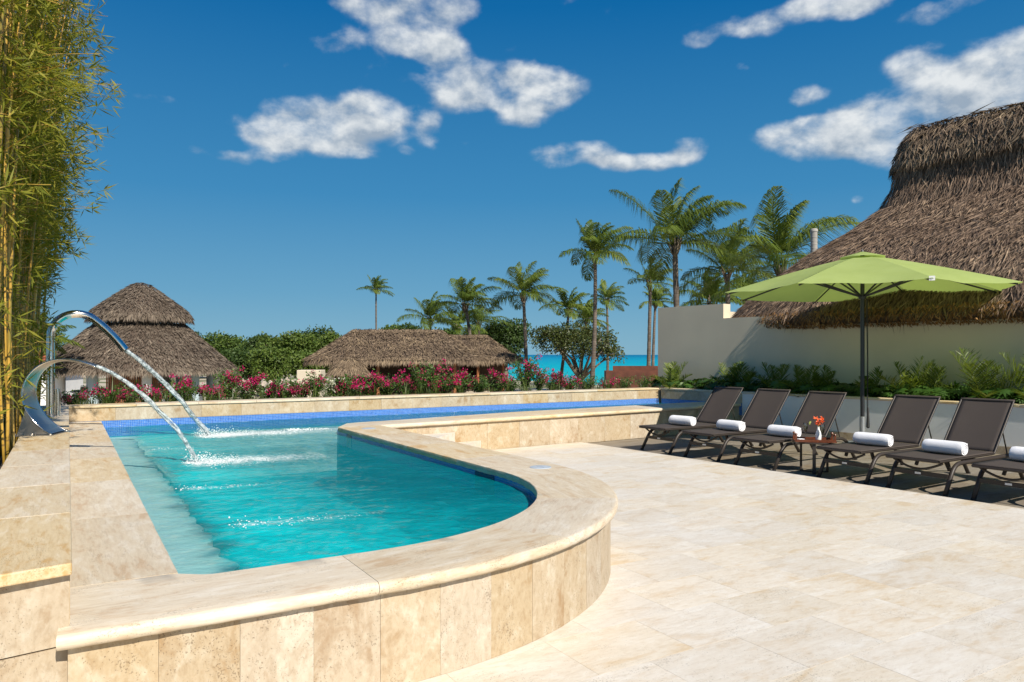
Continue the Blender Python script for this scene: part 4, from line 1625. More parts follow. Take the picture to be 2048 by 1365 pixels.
def fillet(pts_, r, n=5):
    P = [Vector(p) for p in pts_]
    out = [P[0]]
    for i in range(1, len(P) - 1):
        a, b_ = (P[i - 1] - P[i]).normalized(), (P[i + 1] - P[i]).normalized()
        s0, s1 = P[i] + a * r, P[i] + b_ * r
        for k in range(n + 1):
            f = k / n
            out.append((s0.lerp(P[i], f)).lerp(P[i].lerp(s1, f), f))
    out.append(P[-1])
    return out


def make_lounger():
    root = empty('sun_lounger')
    HY = 0.315
    for sg in (1, -1):
        mb = MB()
        y = sg * HY
        mb.tube(fillet([(0.05, y, 0.0), (0.26, y, 0.335), (1.66, y, 0.335), (1.93, y, 0.0)], 0.13, 7), 0.024, 10)
        mb.build('side_rail', M['frame'], root, True)
        for x in (0.055, 1.925):
            mb = MB()
            mb.lathe([(0.027, 0.0), (0.027, 0.02), (0.024, 0.022)], 10)
            mb.build('foot_cap', M['cord'], root, loc=(x, y, -0.001))
    # cross bars
    for x, z in ((0.155, 0.205), (1.80, 0.20)):
        mb = MB()
        mb.box((x, 0, z), (0.022, 2 * HY - 0.03, 0.045))
        o = mb.build('cross_bar', M['frame'], root)
        if x < 1:
            tb = MB()
            tb.box((x - 0.013, 0.02, z), (0.003, 0.065, 0.022))
            tb.build('maker_tag', M['tag_white'], o)
    mb = MB()
    mb.tube(bow((0.10, -0.27, 0.345), (0.10, 0.27, 0.345), 0.085, 14), 0.013, 8)
    mb.build('bow_bar', M['frame'], root, True)
    for sg in (1, -1):
        mb = MB()
        mb.box((0.42, sg * 0.17, 0.30), (0.03, 0.03, 0.10), Matrix.Rotation(0.3 * sg, 3, 'X'))
        mb.build('bracket', M['frame'], root)
    # seat frame and sling
    mb = MB()
    fr_ = [(-0.02, -0.285, 0.375), (-0.02, 0.285, 0.375), (1.20, 0.285, 0.375), (1.20, -0.285, 0.375)]
    for p, q in ((0, 1), (1, 2), (3, 0)):
        mb.tube([fr_[p], fr_[q]], 0.017, 8)
    mb.tube([fr_[2], fr_[3]], 0.012, 8)
    mb.build('seat_frame', M['frame'], root, 60)

    def sling(o, ex, ey, L, name, sag):
        vs_, fs_ = [], []
        nx, ny = 14, 8
        nz2 = Vector(ex).cross(Vector(ey)).normalized()
        for i in range(nx + 1):
            for j in range(ny + 1):
                f, g_ = i / nx, j / ny
                s_ = sag * math.sin(math.pi * min(1, max(0, f))) ** 0.5 * math.sin(math.pi * g_)
                p = Vector(o) + Vector(ex) * L * f + Vector(ey) * (g_ - 0.5) * 0.612 - nz2 * s_
                vs_.append(p)
        for i in range(nx):
            for j in range(ny):
                a = i * (ny + 1) + j
                fs_.append((a, a + 1, a + ny + 2, a + ny + 1))
        mb = MB()
        mb.add(vs_, fs_)
        o_ = mb.build(name, M['sling'], root, True)
        so = o_.modifiers.new('thick', 'SOLIDIFY')
        so.thickness = 0.004
        return o_
    sling((-0.03, 0, 0.392), (1, 0, 0), (0, 1, 0), 1.235, 'seat_sling', 0.012)
    ca, sa = math.cos(R(50)), math.sin(R(50))
    bx0, bz0, BL = 1.215, 0.375, 0.77
    sling((bx0 + 0.02, 0, bz0 + 0.02), (ca, 0, sa), (0, 1, 0), BL, 'back_sling', 0.010)
    mb = MB()
    top = (bx0 + BL * ca, bz0 + BL * sa)
    for sg in (1, -1):
        mb.tube([(bx0, sg * 0.296, bz0), (top[0], sg * 0.296, top[1])], 0.013, 8)
    mb.tube([(top[0], -0.296, top[1]), (top[0], 0.296, top[1])], 0.013, 8)
    mb.tube([(bx0, -0.292, bz0), (bx0, 0.292, bz0)], 0.014, 8)
    mb.tube(bow((bx0 + 0.62 * ca, -0.28, bz0 + 0.62 * sa - 0.03), (bx0 + 0.62 * ca, 0.28, bz0 + 0.62 * sa - 0.03), 0.04, 8), 0.010, 6)
    mb.build('back_frame', M['frame'], root, 60)
    for sg in (1, -1):
        mb = MB()
        mb.tube([(bx0 + 0.40 * ca + 0.02, sg * 0.26, bz0 + 0.40 * sa - 0.02), (1.60, sg * 0.27, 0.36), (1.60, sg * 0.27, 0.30)], 0.008, 6)
        mb.build('back_stay', M['frame'], root)
    return root


LF = [(1.363, 7.79), (1.696, 7.25), (2.023, 6.70), (2.504, 6.046), (2.82, 5.55), (3.164, 5.074)]
LAB = ['brown mesh sun lounger standing next to the travertine stair wall', 'brown mesh sun lounger, second along from the stair wall',
       'brown mesh sun lounger beside the tray table, towards the stair wall', 'brown mesh sun lounger just past the umbrella pole and tray table',
       'brown mesh sun lounger, second one past the tray table', 'brown mesh sun lounger at the open end of the row']
proto = make_lounger()
LA = math.atan2(CA * 0 + 0.545, 0.839)
ex = Vector((math.cos(LA), math.sin(LA)))
ey = Vector((-math.sin(LA), math.cos(LA)))
LOUNGE = []
for i, (fx, fz) in enumerate(LF):
    o = proto if i == 0 else copy_tree(proto)
    f = Vector((fx * 1.5 * 1.02, fz * 1.5 * 1.02))
    org = f - ex * 0.05 - ey * 0.315
    ang = LA + R((-1.2, 0.4, 0.8, -0.6, 0.5, 0)[i])
    o.location = (org.x, org.y, -0.03)
    o.rotation_euler = (0, 0, ang)
    tag(o, LAB[i], 'sun lounger', 'sun loungers in a row on the terrace')
    LOUNGE.append(org)


def make_towel(seed):
    """rolled bath towel with spiral ends"""
    mb = MB()
    L, r0 = 0.44, 0.079
    n = 26
    for k in range(1):
        rings = []
        for i, x in enumerate(np.linspace(-L / 2, L / 2, 15)):
            ring = []
            for j in range(n):
                a = 2 * math.pi * j / n
                r = r0 * (1 + 0.018 * mnoise.noise(Vector((x * 9, math.cos(a) * 1.4, math.sin(a) * 1.4 + seed))))
                if i in (0, 14):
                    r *= 0.93
                flat = 0.93 if math.sin(a) < -0.7 else 1.0
                ring.append((x + (0.0 if i not in (0, 14) else 0.0), r * math.cos(a), r * math.sin(a) * flat))
            rings.append(ring)
        vs_ = [p for q in rings for p in q]
        fs_ = []
        for i in range(14):
            for j in range(n):
                a, b_ = i * n + j, i * n + (j + 1) % n
                fs_.append((a, b_, b_ + n, a + n))
        fs_ += [tuple(range(n - 1, -1, -1)), tuple(range(14 * n, 15 * n))]
        mb.add(vs_, fs_)
    # spiral layers standing proud of each end
    for sx in (-1, 1):
        sp2 = []
        for k in range(60):
            a = k / 59 * 5.2 * math.pi
            r = 0.010 + (r0 * 0.90 - 0.010) * k / 59
            sp2.append((sx * (L / 2 + 0.003), r * math.cos(a), r * math.sin(a) * 0.98))
        mb.tube(sp2, 0.0055, 5)
    # loose outer edge of the roll
    mb.tube([(x, r0 * 0.82, r0 * 0.66 + 0.004 * mnoise.noise(Vector((x * 12, seed, 0)))) for x in np.linspace(-L / 2 + 0.004, L / 2 - 0.004, 16)], 0.008, 6)
    return mb.mesh('rolled_towel', M['towel'], 60)


TLAB = ['rolled white towel on the lounger next to the stair wall', 'rolled white towel on the second lounger from the stair wall', 'rolled white towel on the lounger behind the wine glasses',
        'rolled white towel on the lounger just past the tray table', 'rolled white towel on the second lounger past the tray table', 'rolled white towel on the lounger at the open row end']
for i, org in enumerate(LOUNGE):
    p = org + ex * (0.62 + (0.0, 0.04, 0.03, 0.05, 0.0, 0.02)[i]) + ey * (-0.03)
    o = link('rolled_towel', make_towel(i * 3.7), None, None, (p.x, p.y, 0.394 - 0.03 + 0.072), (0, 0, LA - math.pi / 2 + R((4, -3, 2, 3, -2, 0)[i])))
    tag(o, TLAB[i], 'towel', 'rolled towels on the loungers')

# ------------------------------------------------------------------ tray table
TB = Vector((3.93, 9.62))
tz = -0.03
tab = empty('side_table', (TB.x, TB.y, tz), LA, 'small dark metal side table with three flat legs between loungers', 'side table')
mb = MB()
mb.lathe([(0.20, 0.385), (0.215, 0.39), (0.215, 0.40), (0.20, 0.405)], 26)
mb.build('table_top', M['frame'], tab, 40)
for k in range(3):
    a = R(95 + k * 120)
    c, s_ = math.cos(a), math.sin(a)
    mb = MB()
    mb.box((0.185 * c, 0.185 * s_, 0.195), (0.010, 0.042, 0.385), Matrix.Rotation(a, 3, 'Z'))
    mb.build('leg', M['frame'], tab)
    mb = MB()
    mb.box((0.095 * c, 0.095 * s_, 0.008), (0.19, 0.040, 0.010), Matrix.Rotation(a, 3, 'Z'))
    mb.build('foot_bar', M['frame'], tab)
TZ = tz + 0.406
tray = empty('serving_tray', (TB.x, TB.y, TZ), R(-14), 'reddish wooden serving tray with turned handles on the side table', 'tray')
mb = MB()
mb.box((0, 0, 0.008), (0.50, 0.32, 0.014))
o = mb.build('tray_base', M['tray'], tray)
for sg in (-1, 1):
    mb = MB()
    mb.box((0, sg * 0.154, 0.024), (0.46, 0.012, 0.022))
    mb.build('rim', M['tray'], tray)
for sg in (-1, 1):
    for yy in (-0.11, 0.11):
        mb = MB()
        mb.box((sg * 0.235, yy, 0.045), (0.022, 0.022, 0.075))
        mb.lathe([(0.010, 0.08), (0.018, 0.095), (0.010, 0.11)], 10, (sg * 0.235, yy, 0))
        mb.build('handle_post', M['tray'], tray, 40)
    mb = MB()
    pr = [(-0.10, 0.008), (-0.06, 0.012), (-0.02, 0.008), (0.0, 0.014), (0.02, 0.008), (0.06, 0.012), (0.10, 0.008)]
    mb.tube([(sg * 0.235, y, 0.085) for y, r in pr], lambda s_: np.interp(s_ * 0.2 - 0.1, [q[0] for q in pr], [q[1] for q in pr]), 10)
    mb.build('handle', M['tray_handle'], tray, True)


def wine_glass(loc, label):
    g_ = empty('wine_glass', loc, 0, label, 'wine glass', 'wine glasses on the tray')
    mb = MB()
    mb.lathe([(0.030, 0.0), (0.028, 0.003), (0.004, 0.008), (0.0035, 0.085), (0.010, 0.095), (0.024, 0.125), (0.030, 0.155), (0.028, 0.205), (0.026, 0.215)], 18, cap=False)
    mb.build('bowl', M['glass'], g_, 50)
    mb = MB()
    mb.lathe([(0.002, 0.096), (0.010, 0.098), (0.0225, 0.125), (0.0285, 0.155), (0.0282, 0.175), (0.0, 0.175)], 16)
    mb.build('wine', M['wine'], g_, 40)


q = Matrix.Rotation(R(-14), 2)
wine_glass((*(TB + q @ Vector((-0.10, 0.05))), TZ + 0.0155), 'wine glass standing on its own by the tray handle')
wine_glass((*(TB + q @ Vector((0.085, -0.10))), TZ + 0.0155), 'wine glass in front of the white vase')
vp = TB + q @ Vector((0.05, -0.01))
vase = empty('flower_vase', (*vp, TZ + 0.0155), 0, 'white ceramic bottle vase holding orange flowers on the tray', 'vase')
mb = MB()
mb.lathe([(0.030, 0.0), (0.036, 0.01), (0.038, 0.06), (0.030, 0.105), (0.016, 0.14), (0.013, 0.165), (0.016, 0.175), (0.012, 0.172)], 20)
mb.build('body', M['vase'], vase, 50)
rg = np.random.default_rng(21)
mb = MB()
hd = []
for k in range(9):
    a, b_ = rg.random() * 6.28, rg.uniform(0.02, 0.10)
    h = Vector((b_ * math.cos(a), b_ * math.sin(a), 0.24 + rg.uniform(-0.03, 0.04)))
    hd.append(h)
    mb.tube([(0, 0, 0.165), (h.x * 0.4, h.y * 0.4, 0.21), tuple(h)], 0.002, 5)
mb.build('stems', M['petiole'], vase)
P_, D_ = [], []
for h in hd[:8]:
    for k in range(9):
        P_.append(h)
        D_.append(rg.normal(0, 1, 3) + np.array([0, 0, 0.5]))
qm = quad_mesh('petals', leaf_quads(np.array(P_, float), np.array(D_), rg.uniform(0.03, 0.05, len(P_)), 0.016), M['orange'])
link('petals', qm, None, vase)
P_ = np.repeat(np.array([[-0.10, 0.02, 0.235], [-0.115, 0.0, 0.215], [0.02, 0.02, 0.225]]), 12, 0)
link('buds', quad_mesh('buds', leaf_quads(P_, rg.normal(0, 1, (36, 3)), 0.018, 0.012), M['yellowgreen']), None, vase)
mb = MB()
mb.box((0, 0, 0.004), (0.09, 0.07, 0.006), Matrix.Rotation(0.3, 3, 'Z'))
mb.box((0.005, 0.0, 0.011), (0.08, 0.06, 0.006), Matrix.Rotation(0.2, 3, 'Z'))
np_ = TB + q @ Vector((-0.175, -0.03))
tag(mb.build('napkin', M['towel'], None, loc=(*np_, TZ + 0.016)), 'folded white napkin at the end of the wooden tray', 'napkin')

# ------------------------------------------------------------------ umbrella
UP = Vector((5.98, 12.62))
um = empty('patio_umbrella', (UP.x, UP.y, -0.03), R(-25.25), 'open lime green patio umbrella on a dark pole behind the loungers', 'umbrella')
UR, ZT, ZA = 2.32, 2.60, 3.20
tips = [(UR * math.cos(R(22.5 + 45 * k)), UR * math.sin(R(22.5 + 45 * k))) for k in range(8)]
for k in range(8):
    a, b_ = tips[k], tips[(k + 1) % 8]
    n1, n2 = 14, 10
    mb = MB()
    vs_, fs_ = [], []
    for i in range(n1 + 1):
        f = i / n1
        for j in range(n2 + 1):
            g_ = j / n2
            x = (a[0] * (1 - g_) + b_[0] * g_) * (0.055 + 0.945 * f)
            y = (a[1] * (1 - g_) + b_[1] * g_) * (0.055 + 0.945 * f)
            z = ZA - 0.045 * 0 + (ZT - ZA) * f ** 1.12
            sag = math.sin(math.pi * g_)
            pull = 1 - 0.055 * sag * f ** 3
            z += -0.035 * sag * f * (1.0 - 0.25 * f) + 0.024 * mnoise.noise(Vector((x * 1.8, y * 1.8, k))) * f * sag + 0.006 * math.sin(g_ * 40) * math.exp(-min(g_, 1 - g_) * 14) * f
            vs_.append((x * pull, y * pull, z))
    for i in range(n1):
        for j in range(n2):
            p = i * (n2 + 1) + j
            fs_.append((p, p + n2 + 1, p + n2 + 2, p + 1))
    mb.add(vs_, fs_)
    o = mb.build('canopy_panel', M['canvas'], um, True)
for k in range(8):     # vent cap
    a, b_ = tips[k], tips[(k + 1) % 8]
    mb = MB()
    f1 = 0.165
    p0, p1 = (a[0] * f1, a[1] * f1, ZA - 0.015), (b_[0] * f1, b_[1] * f1, ZA - 0.015)
    pm = ((a[0] + b_[0]) / 2 * f1 * 0.97, (a[1] + b_[1]) / 2 * f1 * 0.97, ZA - 0.012)
    h0, h1 = (a[0] * 0.012, a[1] * 0.012, ZA + 0.085), (b_[0] * 0.012, b_[1] * 0.012, ZA + 0.085)
    mb.add([p0, pm, p1, h1, h0], [(0, 1, 2, 3, 4)])
    mb.build('vent_flap', M['canvas'], um)
mb = MB()
mb.tube([(0, 0, 0.42), (0, 0, ZA + 0.06)], 0.034, 16)
mb.lathe([(0.02, ZA + 0.06), (0.028, ZA + 0.08), (0.012, ZA + 0.12), (0.003, ZA + 0.14)], 12)
mb.build('pole', M['pole'], um, 40)
mb = MB()
mb.lathe([(0.046, 0.03), (0.046, 0.47), (0.04, 0.475)], 16)
mb.build('stand_tube', M['galv'], um, 40)
mb = MB()
mb.lathe([(0.30, 0.0), (0.30, 0.03), (0.28, 0.04), (0.05, 0.045)], 28)
mb.build('stand_base', M['galv'], um, 40)
mb = MB()
ZH = 2.53
mb.lathe([(0.036, ZH - 0.05), (0.062, ZH - 0.05), (0.066, ZH + 0.01), (0.036, ZH + 0.02)], 16)
mb.build('runner_hub', M['pole'], um, 40)
for k in range(8):
    a = tips[k]
    mb = MB()
    f = lambda s_: (a[0] * s_, a[1] * s_, ZA - 0.03 + (ZT - ZA) * s_ ** 1.12 - 0.012)
    mb.tube([f(0.04), f(0.3), f(0.6), f(0.97)], 0.014, 6)
    rb = mb.build('rib', M['pole'], um)
    mb = MB()
    mb.tube([(a[0] * 0.025, a[1] * 0.025, ZH), f(0.47)], 0.016, 6)
    mb.build('strut', M['pole'], rb)
mb = MB()
mb.box((0, 0, 0), (0.075, 0.006, 0.065))
mb.build('maker_patch', M['tag_white'], um, loc=(tips[6][0] * 0.985, tips[6][1] * 0.985 - 0.012, ZT + 0.0))
mb = MB()
mb.tube([(0.075, 0.02, ZH - 0.05), (0.085, 0.02, 1.5), (0.082, 0.02, 0.45)], 0.006, 5)
mb.tube([(0.058, -0.02, ZH - 0.05), (0.075, -0.02, 1.5), (0.07, 0.0, 0.45)], 0.005, 5)
mb.lathe([(0.012, 0.28), (0.030, 0.30), (0.022, 0.45), (0.014, 0.62), (0.006, 0.64)], 8, (0.085, 0.0, 0))
mb.build('pulley_cord', M['cord'], um, 40)

# ------------------------------------------------------------------ bamboo


def px(x, y, Y):
    """point seen at photograph pixel (x, y) at distance Y"""
    return Vector(((x - 1024) / 1480 * Y, Y, 1.5 + (710 - y) / 1480 * Y))


rg = np.random.default_rng(31)
CL = [(-0.58, 7.3), (-0.58, 8.6), (-0.55, 9.9), (-0.55, 11.2), (-0.55, 12.5), (-0.60, 13.7), (-1.05, 9.2), (-1.05, 12.0)]
CLAB = ['clump of yellow bamboo at the near end of the bamboo screen', 'yellow bamboo clump beside the curved blade spout', 'yellow bamboo clump between the two steel spouts',
        'yellow bamboo clump beside the swan neck spout', 'yellow bamboo clump past the swan neck spout', 'yellow bamboo clump at the far end of the screen',
        'rear bamboo clump behind the blade spout', 'rear bamboo clump behind the swan neck spout']
for ci, (cv, cu) in enumerate(CL):
    c0 = uv(cv, cu, 0.50)
    root = empty('bamboo_clump', c0, 0, CLAB[ci], 'bamboo', 'bamboo clumps along the ledge')
    LP, LD, LL, LW_ = [], [], [], []
    twigs = MB()
    ncul = 22 if ci < 6 else 9
    for k in range(ncul):
        bx_, by_ = rg.normal(0, 0.16), rg.normal(0, 0.42)
        base = uv(cv + np.clip(bx_, -0.28, 0.17), cu + by_, 0.50) - c0
        H = rg.uniform(4.6, 7.2)
        r0 = rg.uniform(0.007, 0.017)
        lean_v = rg.normal(0.02, 0.18)
        lean_u = rg.normal(-0.02, 0.16)
        curve = rg.uniform(0.2, 0.9)
        pts_ = []
        for i in range(15):
            f = i / 14
            hv = (lean_v * f + 0.52 * curve * f ** 2.6) * (H / 6.0)
            hu = lean_u * f * H / 4
            w = uv(hv, hu)
            pts_.append(Vector((base.x + w.x, base.y + w.y, base.z + H * (f - 0.05 * f ** 3))))
        mb = MB()
        mb.tube(pts_, lambda s_: r0 * (1 - 0.75 * s_ ** 1.5), 7)
        mb.build('culm', M['bamboo'], root, True)
        # side branches with fans of leaves
        nb = int(rg.integers(20, 26))
        for q in range(nb):
            f = rg.uniform(0.06, 0.6) if rg.random() < 0.30 else rg.uniform(0.36, 1.0)
            i = min(13, int(f * 14))
            p = pts_[i].lerp(pts_[i + 1], f * 14 - i)
            a = rg.random() * 6.283
            bl = rg.uniform(0.25, 0.70) * (1.0 if f > 0.4 else 0.38)
            d = Vector((math.cos(a), math.sin(a), rg.uniform(0.1, 0.8))).normalized()
            e = p + d * bl + Vector((0, 0, -0.10 * bl))
            if q % 2 == 0:
                twigs.tube([p, p.lerp(e, 0.5) + Vector((0, 0, 0.03)), e], 0.003, 3, False)
            nf = int(rg.integers(3, 6)) if f > 0.35 else 2
            for s_ in range(nf):
                o_ = p.lerp(e, rg.uniform(0.4, 1.0))
                o_ = np.array(o_) + rg.normal(0, 0.05, 3)
                for l_ in range(int(rg.integers(4, 8))):
                    dd = np.array(d) * 0.7 + rg.normal(0, 0.55, 3) + np.array([0, 0, -0.25])
                    LP.append(o_)
                    LD.append(dd)
                    LL.append(rg.uniform(0.10, 0.19))
                    LW_.append(rg.uniform(0.012, 0.019))
    tag(twigs.build('twigs', M['bamboo'], root), kind='stuff')
    P_, D_ = np.array(LP), np.array(LD)
    tag(link('foliage', quad_mesh('foliage', leaf_quads(P_, D_, LL, LW_, rg.normal(0, .6, P_.shape) + np.array([0.2, -0.5, 0.9])), M['bamboo_leaf'], rg.beta(2, 2.2, len(P_))), None, root), kind='stuff')
# ------------------------------------------------------------------ palm trees


def frond_mesh(name, d0, L, rng, nl=34, droop=0.9, wind=(0.25, 0, 0), lw=0.045, lfrac=0.26, mat=None, vee=0.45, hangl=0.35, rr=0.018):
    """one pinnate leaf: curved rachis with two rows of leaflets"""
    n = 16
    d = np.array(d0, float)
    d /= np.linalg.norm(d)
    p = np.zeros(3)
    ps, ds = [p.copy()], [d.copy()]
    w = np.array(wind, float)
    for i in range(n):
        f = (i + 1) / n
        d = d + (np.array([0, 0, -1.0]) * droop * (0.25 + 1.2 * f) + w * (0.4 + 1.4 * f)) / n
        d /= np.linalg.norm(d)
        p = p + d * L / n
        ps.append(p.copy())
        ds.append(d.copy())
    ps, ds = np.array(ps), np.array(ds)
    s_ = np.linspace(0.16, 0.995, nl)
    s2 = np.repeat(s_, 2) + rng.normal(0, 0.006, nl * 2)
    s2 = np.clip(s2, 0.12, 0.999)
    sd_ = np.tile([1.0, -1.0], nl)
    t_ = s2 * n
    i0 = np.clip(t_.astype(int), 0, n - 1)
    fr = (t_ - i0)[:, None]
    P = ps[i0] * (1 - fr) + ps[i0 + 1] * fr
    D = norm(ds[i0] * (1 - fr) + ds[i0 + 1] * fr)
    S = np.cross(D, np.array([0, 0, 1.0]))
    bad = np.linalg.norm(S, axis=1) < 0.12
    S[bad] = np.array([1.0, 0.2, 0])
    S = norm(S)
    U = np.cross(S, D)
    ll = L * lfrac * np.clip(np.sin(np.pi * np.clip(s2 * 0.86 + 0.12, 0, 1)) ** 0.7, 0.12, 1) * rng.uniform(0.82, 1.1, nl * 2)
    ld = norm(S * sd_[:, None] * (1 - 0.35 * s2[:, None]) + D * (0.45 + 0.5 * s2[:, None]) + U * vee * rng.uniform(0.5, 1.4, (nl * 2, 1)) + rng.normal(0, 0.08, (nl * 2, 3)))
    ldb = norm(ld + np.array([0, 0, -1.0]) * hangl + w * 0.9)
    m1 = P + ld * (ll * 0.5)[:, None]
    e1 = m1 + ldb * (ll * 0.5)[:, None]
    Wv = norm(np.cross(ld, U + rng.normal(0, 0.3, U.shape)))
    h = (lw * 0.5 * rng.uniform(0.8, 1.2, nl * 2))[:, None]
    q1 = np.stack([P - Wv * h * 0.5, m1 - Wv * h, m1 + Wv * h, P + Wv * h * 0.5], 1)
    q2 = np.stack([m1 - Wv * h, e1 - Wv * h * 0.12, e1 + Wv * h * 0.12, m1 + Wv * h], 1)
    # rachis as two crossed ribbons
    rw = (rr * np.linspace(1, 0.25, n + 1))[:, None]
    sv = norm(np.cross(ds, np.array([0.03, 0.05, 1.0])))
    uu = np.cross(sv, ds)
    q3 = np.stack([ps[:-1] - sv[:-1] * rw[:-1], ps[1:] - sv[1:] * rw[1:], ps[1:] + sv[1:] * rw[1:], ps[:-1] + sv[:-1] * rw[:-1]], 1)
    q4 = np.stack([ps[:-1] - uu[:-1] * rw[:-1], ps[1:] - uu[1:] * rw[1:], ps[1:] + uu[1:] * rw[1:], ps[:-1] + uu[:-1] * rw[:-1]], 1)
    base = rng.uniform(0.25, 0.6)
    r1 = np.clip(base + rng.normal(0, 0.12, nl * 2) + 0.12 * (s2 - 0.5), 0, 0.95)
    r3 = np.full(2 * n, 0.85)
    return quad_mesh(name, np.concatenate([q1, q2, q3, q4]), mat, np.concatenate([r1, r1, r3]))


PALMS = [  # heart x, y; crown radius px; base x, y; distance; label
    (752, 582, 30, 753, 662, 105, 'slender tall palm rising alone behind the long thatched hut'),
    (861, 642, 56, 860, 735, 62, 'palm with drooping fronds in front of the long hut\'s end'),
    (931, 612, 62, 948, 742, 56, 'ringed-trunk palm leaning over the gap between the two huts'),
    (917, 655, 46, 918, 725, 66, 'thin palm just left of the leaning ringed palm'),
    (958, 650, 52, 957, 730, 70, 'low bushy palm behind the leaning ringed palm'),
    (1047, 592, 68, 1053, 738, 54, 'upright palm between the second hut and the sea'),
    (1138, 622, 48, 1123, 745, 62, 'windswept palm leaning in front of the sea grape tree'),
    (1174, 642, 46, 1160, 742, 66, 'smaller windswept palm with a pale double trunk by the sea grape'),
    (1190, 512, 76, 1182, 750, 46, 'tallest straight palm in front of the sea grape tree'),
    (1214, 602, 42, 1215, 740, 76, 'thin short-crowned palm right behind the tallest palm'),
    (1301, 568, 52, 1297, 740, 50, 'thick-trunked palm beside the cream wall end, over the sea'),
    (1311, 606, 34, 1306, 740, 64, 'smaller palm behind the thick-trunked palm at the wall end'),
    (1350, 492, 128, 1358, 660, 30, 'big coconut palm with ringed trunk behind the cream wall'),
    (1455, 548, 96, 1453, 660, 36, 'coconut palm with shaggy brown sheath behind the cream wall step'),
    (1562, 530, 150, 1560, 680, 29, 'broad bright coconut palm behind the umbrella'),
    (1424, 606, 62, 1424, 680, 42, 'low palm crown just showing over the cream wall'),
    (1492, 592, 52, 1492, 680, 46, 'small palm crown beside the roof edge behind the umbrella'),
    (72, 688, 62, 72, 770, 36, 'palm fronds showing between the bamboo and the round thatched bar'),
]
for pi_, (hx, hy, rp, bx_, by_, Y, lab) in enumerate(PALMS):
    rng = np.random.default_rng(100 + pi_)
    h = px(hx, hy, Y)
    b0 = px(bx_, by_, Y)
    # carry the trunk's lean down to the ground
    k = (h.x - b0.x) / max(0.5, h.z - b0.z)
    base = Vector((h.x - k * (h.z - GROUND), Y, GROUND))
    root = empty('palm_tree', base, 0, lab, 'palm tree', 'palm trees between the pool and the sea')
    hl = h - base
    mid = hl * 0.5 + Vector((-k * 0.06 * hl.z + rng.normal(0, 0.10), 0, 0))
    pts_ = []
    for i in range(25):
        f = i / 24
        pts_.append((Vector() * (1 - f) ** 2 + mid * 2 * f * (1 - f) + hl * f * f))
    r0 = 0.155 if Y < 60 else 0.15
    mb = MB()
    mb.tube(resample(pts_, 0.16), lambda s_: r0 * (1 + 0.45 * (1 - s_) ** 6) * (1 - 0.30 * s_) * (1 + 0.05 * math.sin(s_ * hl.z / 0.16 * 2)), 10)
    mb.build('trunk', M['trunk'], root, True)
    # fibrous sheath under the crown
    mb = MB()
    for q in range(16):
        a = rng.random() * 6.28
        c, s_ = math.cos(a), math.sin(a)
        z0 = rng.uniform(-0.55, -0.05)
        o_ = hl + Vector((0.10 * c, 0.10 * s_, z0))
        mb.tube([o_, o_ + Vector((0.10 * c, 0.10 * s_, 0.22)), o_ + Vector((0.20 * c, 0.20 * s_, 0.40 + 0.2 * rng.random()))], lambda f: 0.055 * (1 - 0.6 * f), 5)
    mb.build('sheath', M['twig'], root, True)
    Lm = rp * Y / 1480 * 1.22
    nf = 20 if rp > 60 else 17
    for q in range(nf):
        a = 2.399 * q + rng.normal(0, 0.25)
        el_ = 84 - 84 * (q / (nf - 1)) ** 1.15 + rng.normal(0, 7)
        d = (math.cos(a) * math.cos(R(el_)), math.sin(a) * math.cos(R(el_)), math.sin(R(el_)))
        L = Lm * rng.uniform(0.85, 1.12) * (0.8 if el_ > 65 else 1.0)
        me = frond_mesh('frond', d, L, rng, 80 if rp > 90 else (56 if rp > 55 else 36), 1.15 + 0.4 * rng.random(), (0.46, 0.05, 0.06), 0.030 if rp > 90 else 0.045 + 0.02 * (rp < 50), 0.36, M['palm_leaf'], 0.05, 1.35, 0.022)
        o = link('frond', me, None, root, hl + Vector((d[0] * 0.08, d[1] * 0.08, 0.05)))

# ------------------------------------------------------------------ broad-leaved trees


def crown_quads(lobes, n, size, rng, shell=0.55, flat=0.0):
    """leaf quads through the volume of several lobes (cx,cy,cz,rx,ry,rz)"""
    L = np.array(lobes, float)
    wt = L[:, 3] * L[:, 4] + L[:, 3] * L[:, 5]
    pick = rng.choice(len(L), n, p=wt / wt.sum())
    d = norm(rng.normal(size=(n, 3)))
    r = shell + (1 - shell) * rng.random((n, 1)) ** 0.7
    # knots of foliage: pull points towards random clump centres
    P = L[pick, :3] + d * L[pick, 3:] * r
    nk = max(12, n // 55)
    ck = P[rng.choice(n, nk)]
    ids = rng.integers(0, nk, n)
    near = rng.random(n) < 0.72
    spread = size * 3.0
    ball = norm(rng.normal(0, 1, (n, 3))) * rng.random((n, 1)) ** 0.45
    P = np.where(near[:, None], ck[ids] + ball * spread - np.array([0, 0, spread * 0.5]), P)
    out = norm(P - L[pick, :3])
    D = norm(out * 0.4 + rng.normal(0, 0.8, (n, 3)) + np.array([0, 0, -0.2]))
    N = norm(out * 0.6 + rng.normal(0, 0.6, (n, 3)) + np.array([0, 0, 0.5]))
    tone = np.where(near, rng.random(nk)[ids] * 0.5, 0.25)
    return leaf_quads(P, D, size * rng.uniform(0.7, 1.4, n), size * rng.uniform(0.45, 0.8, n), N), np.clip(tone + rng.random(n) * 0.5, 0, 1)


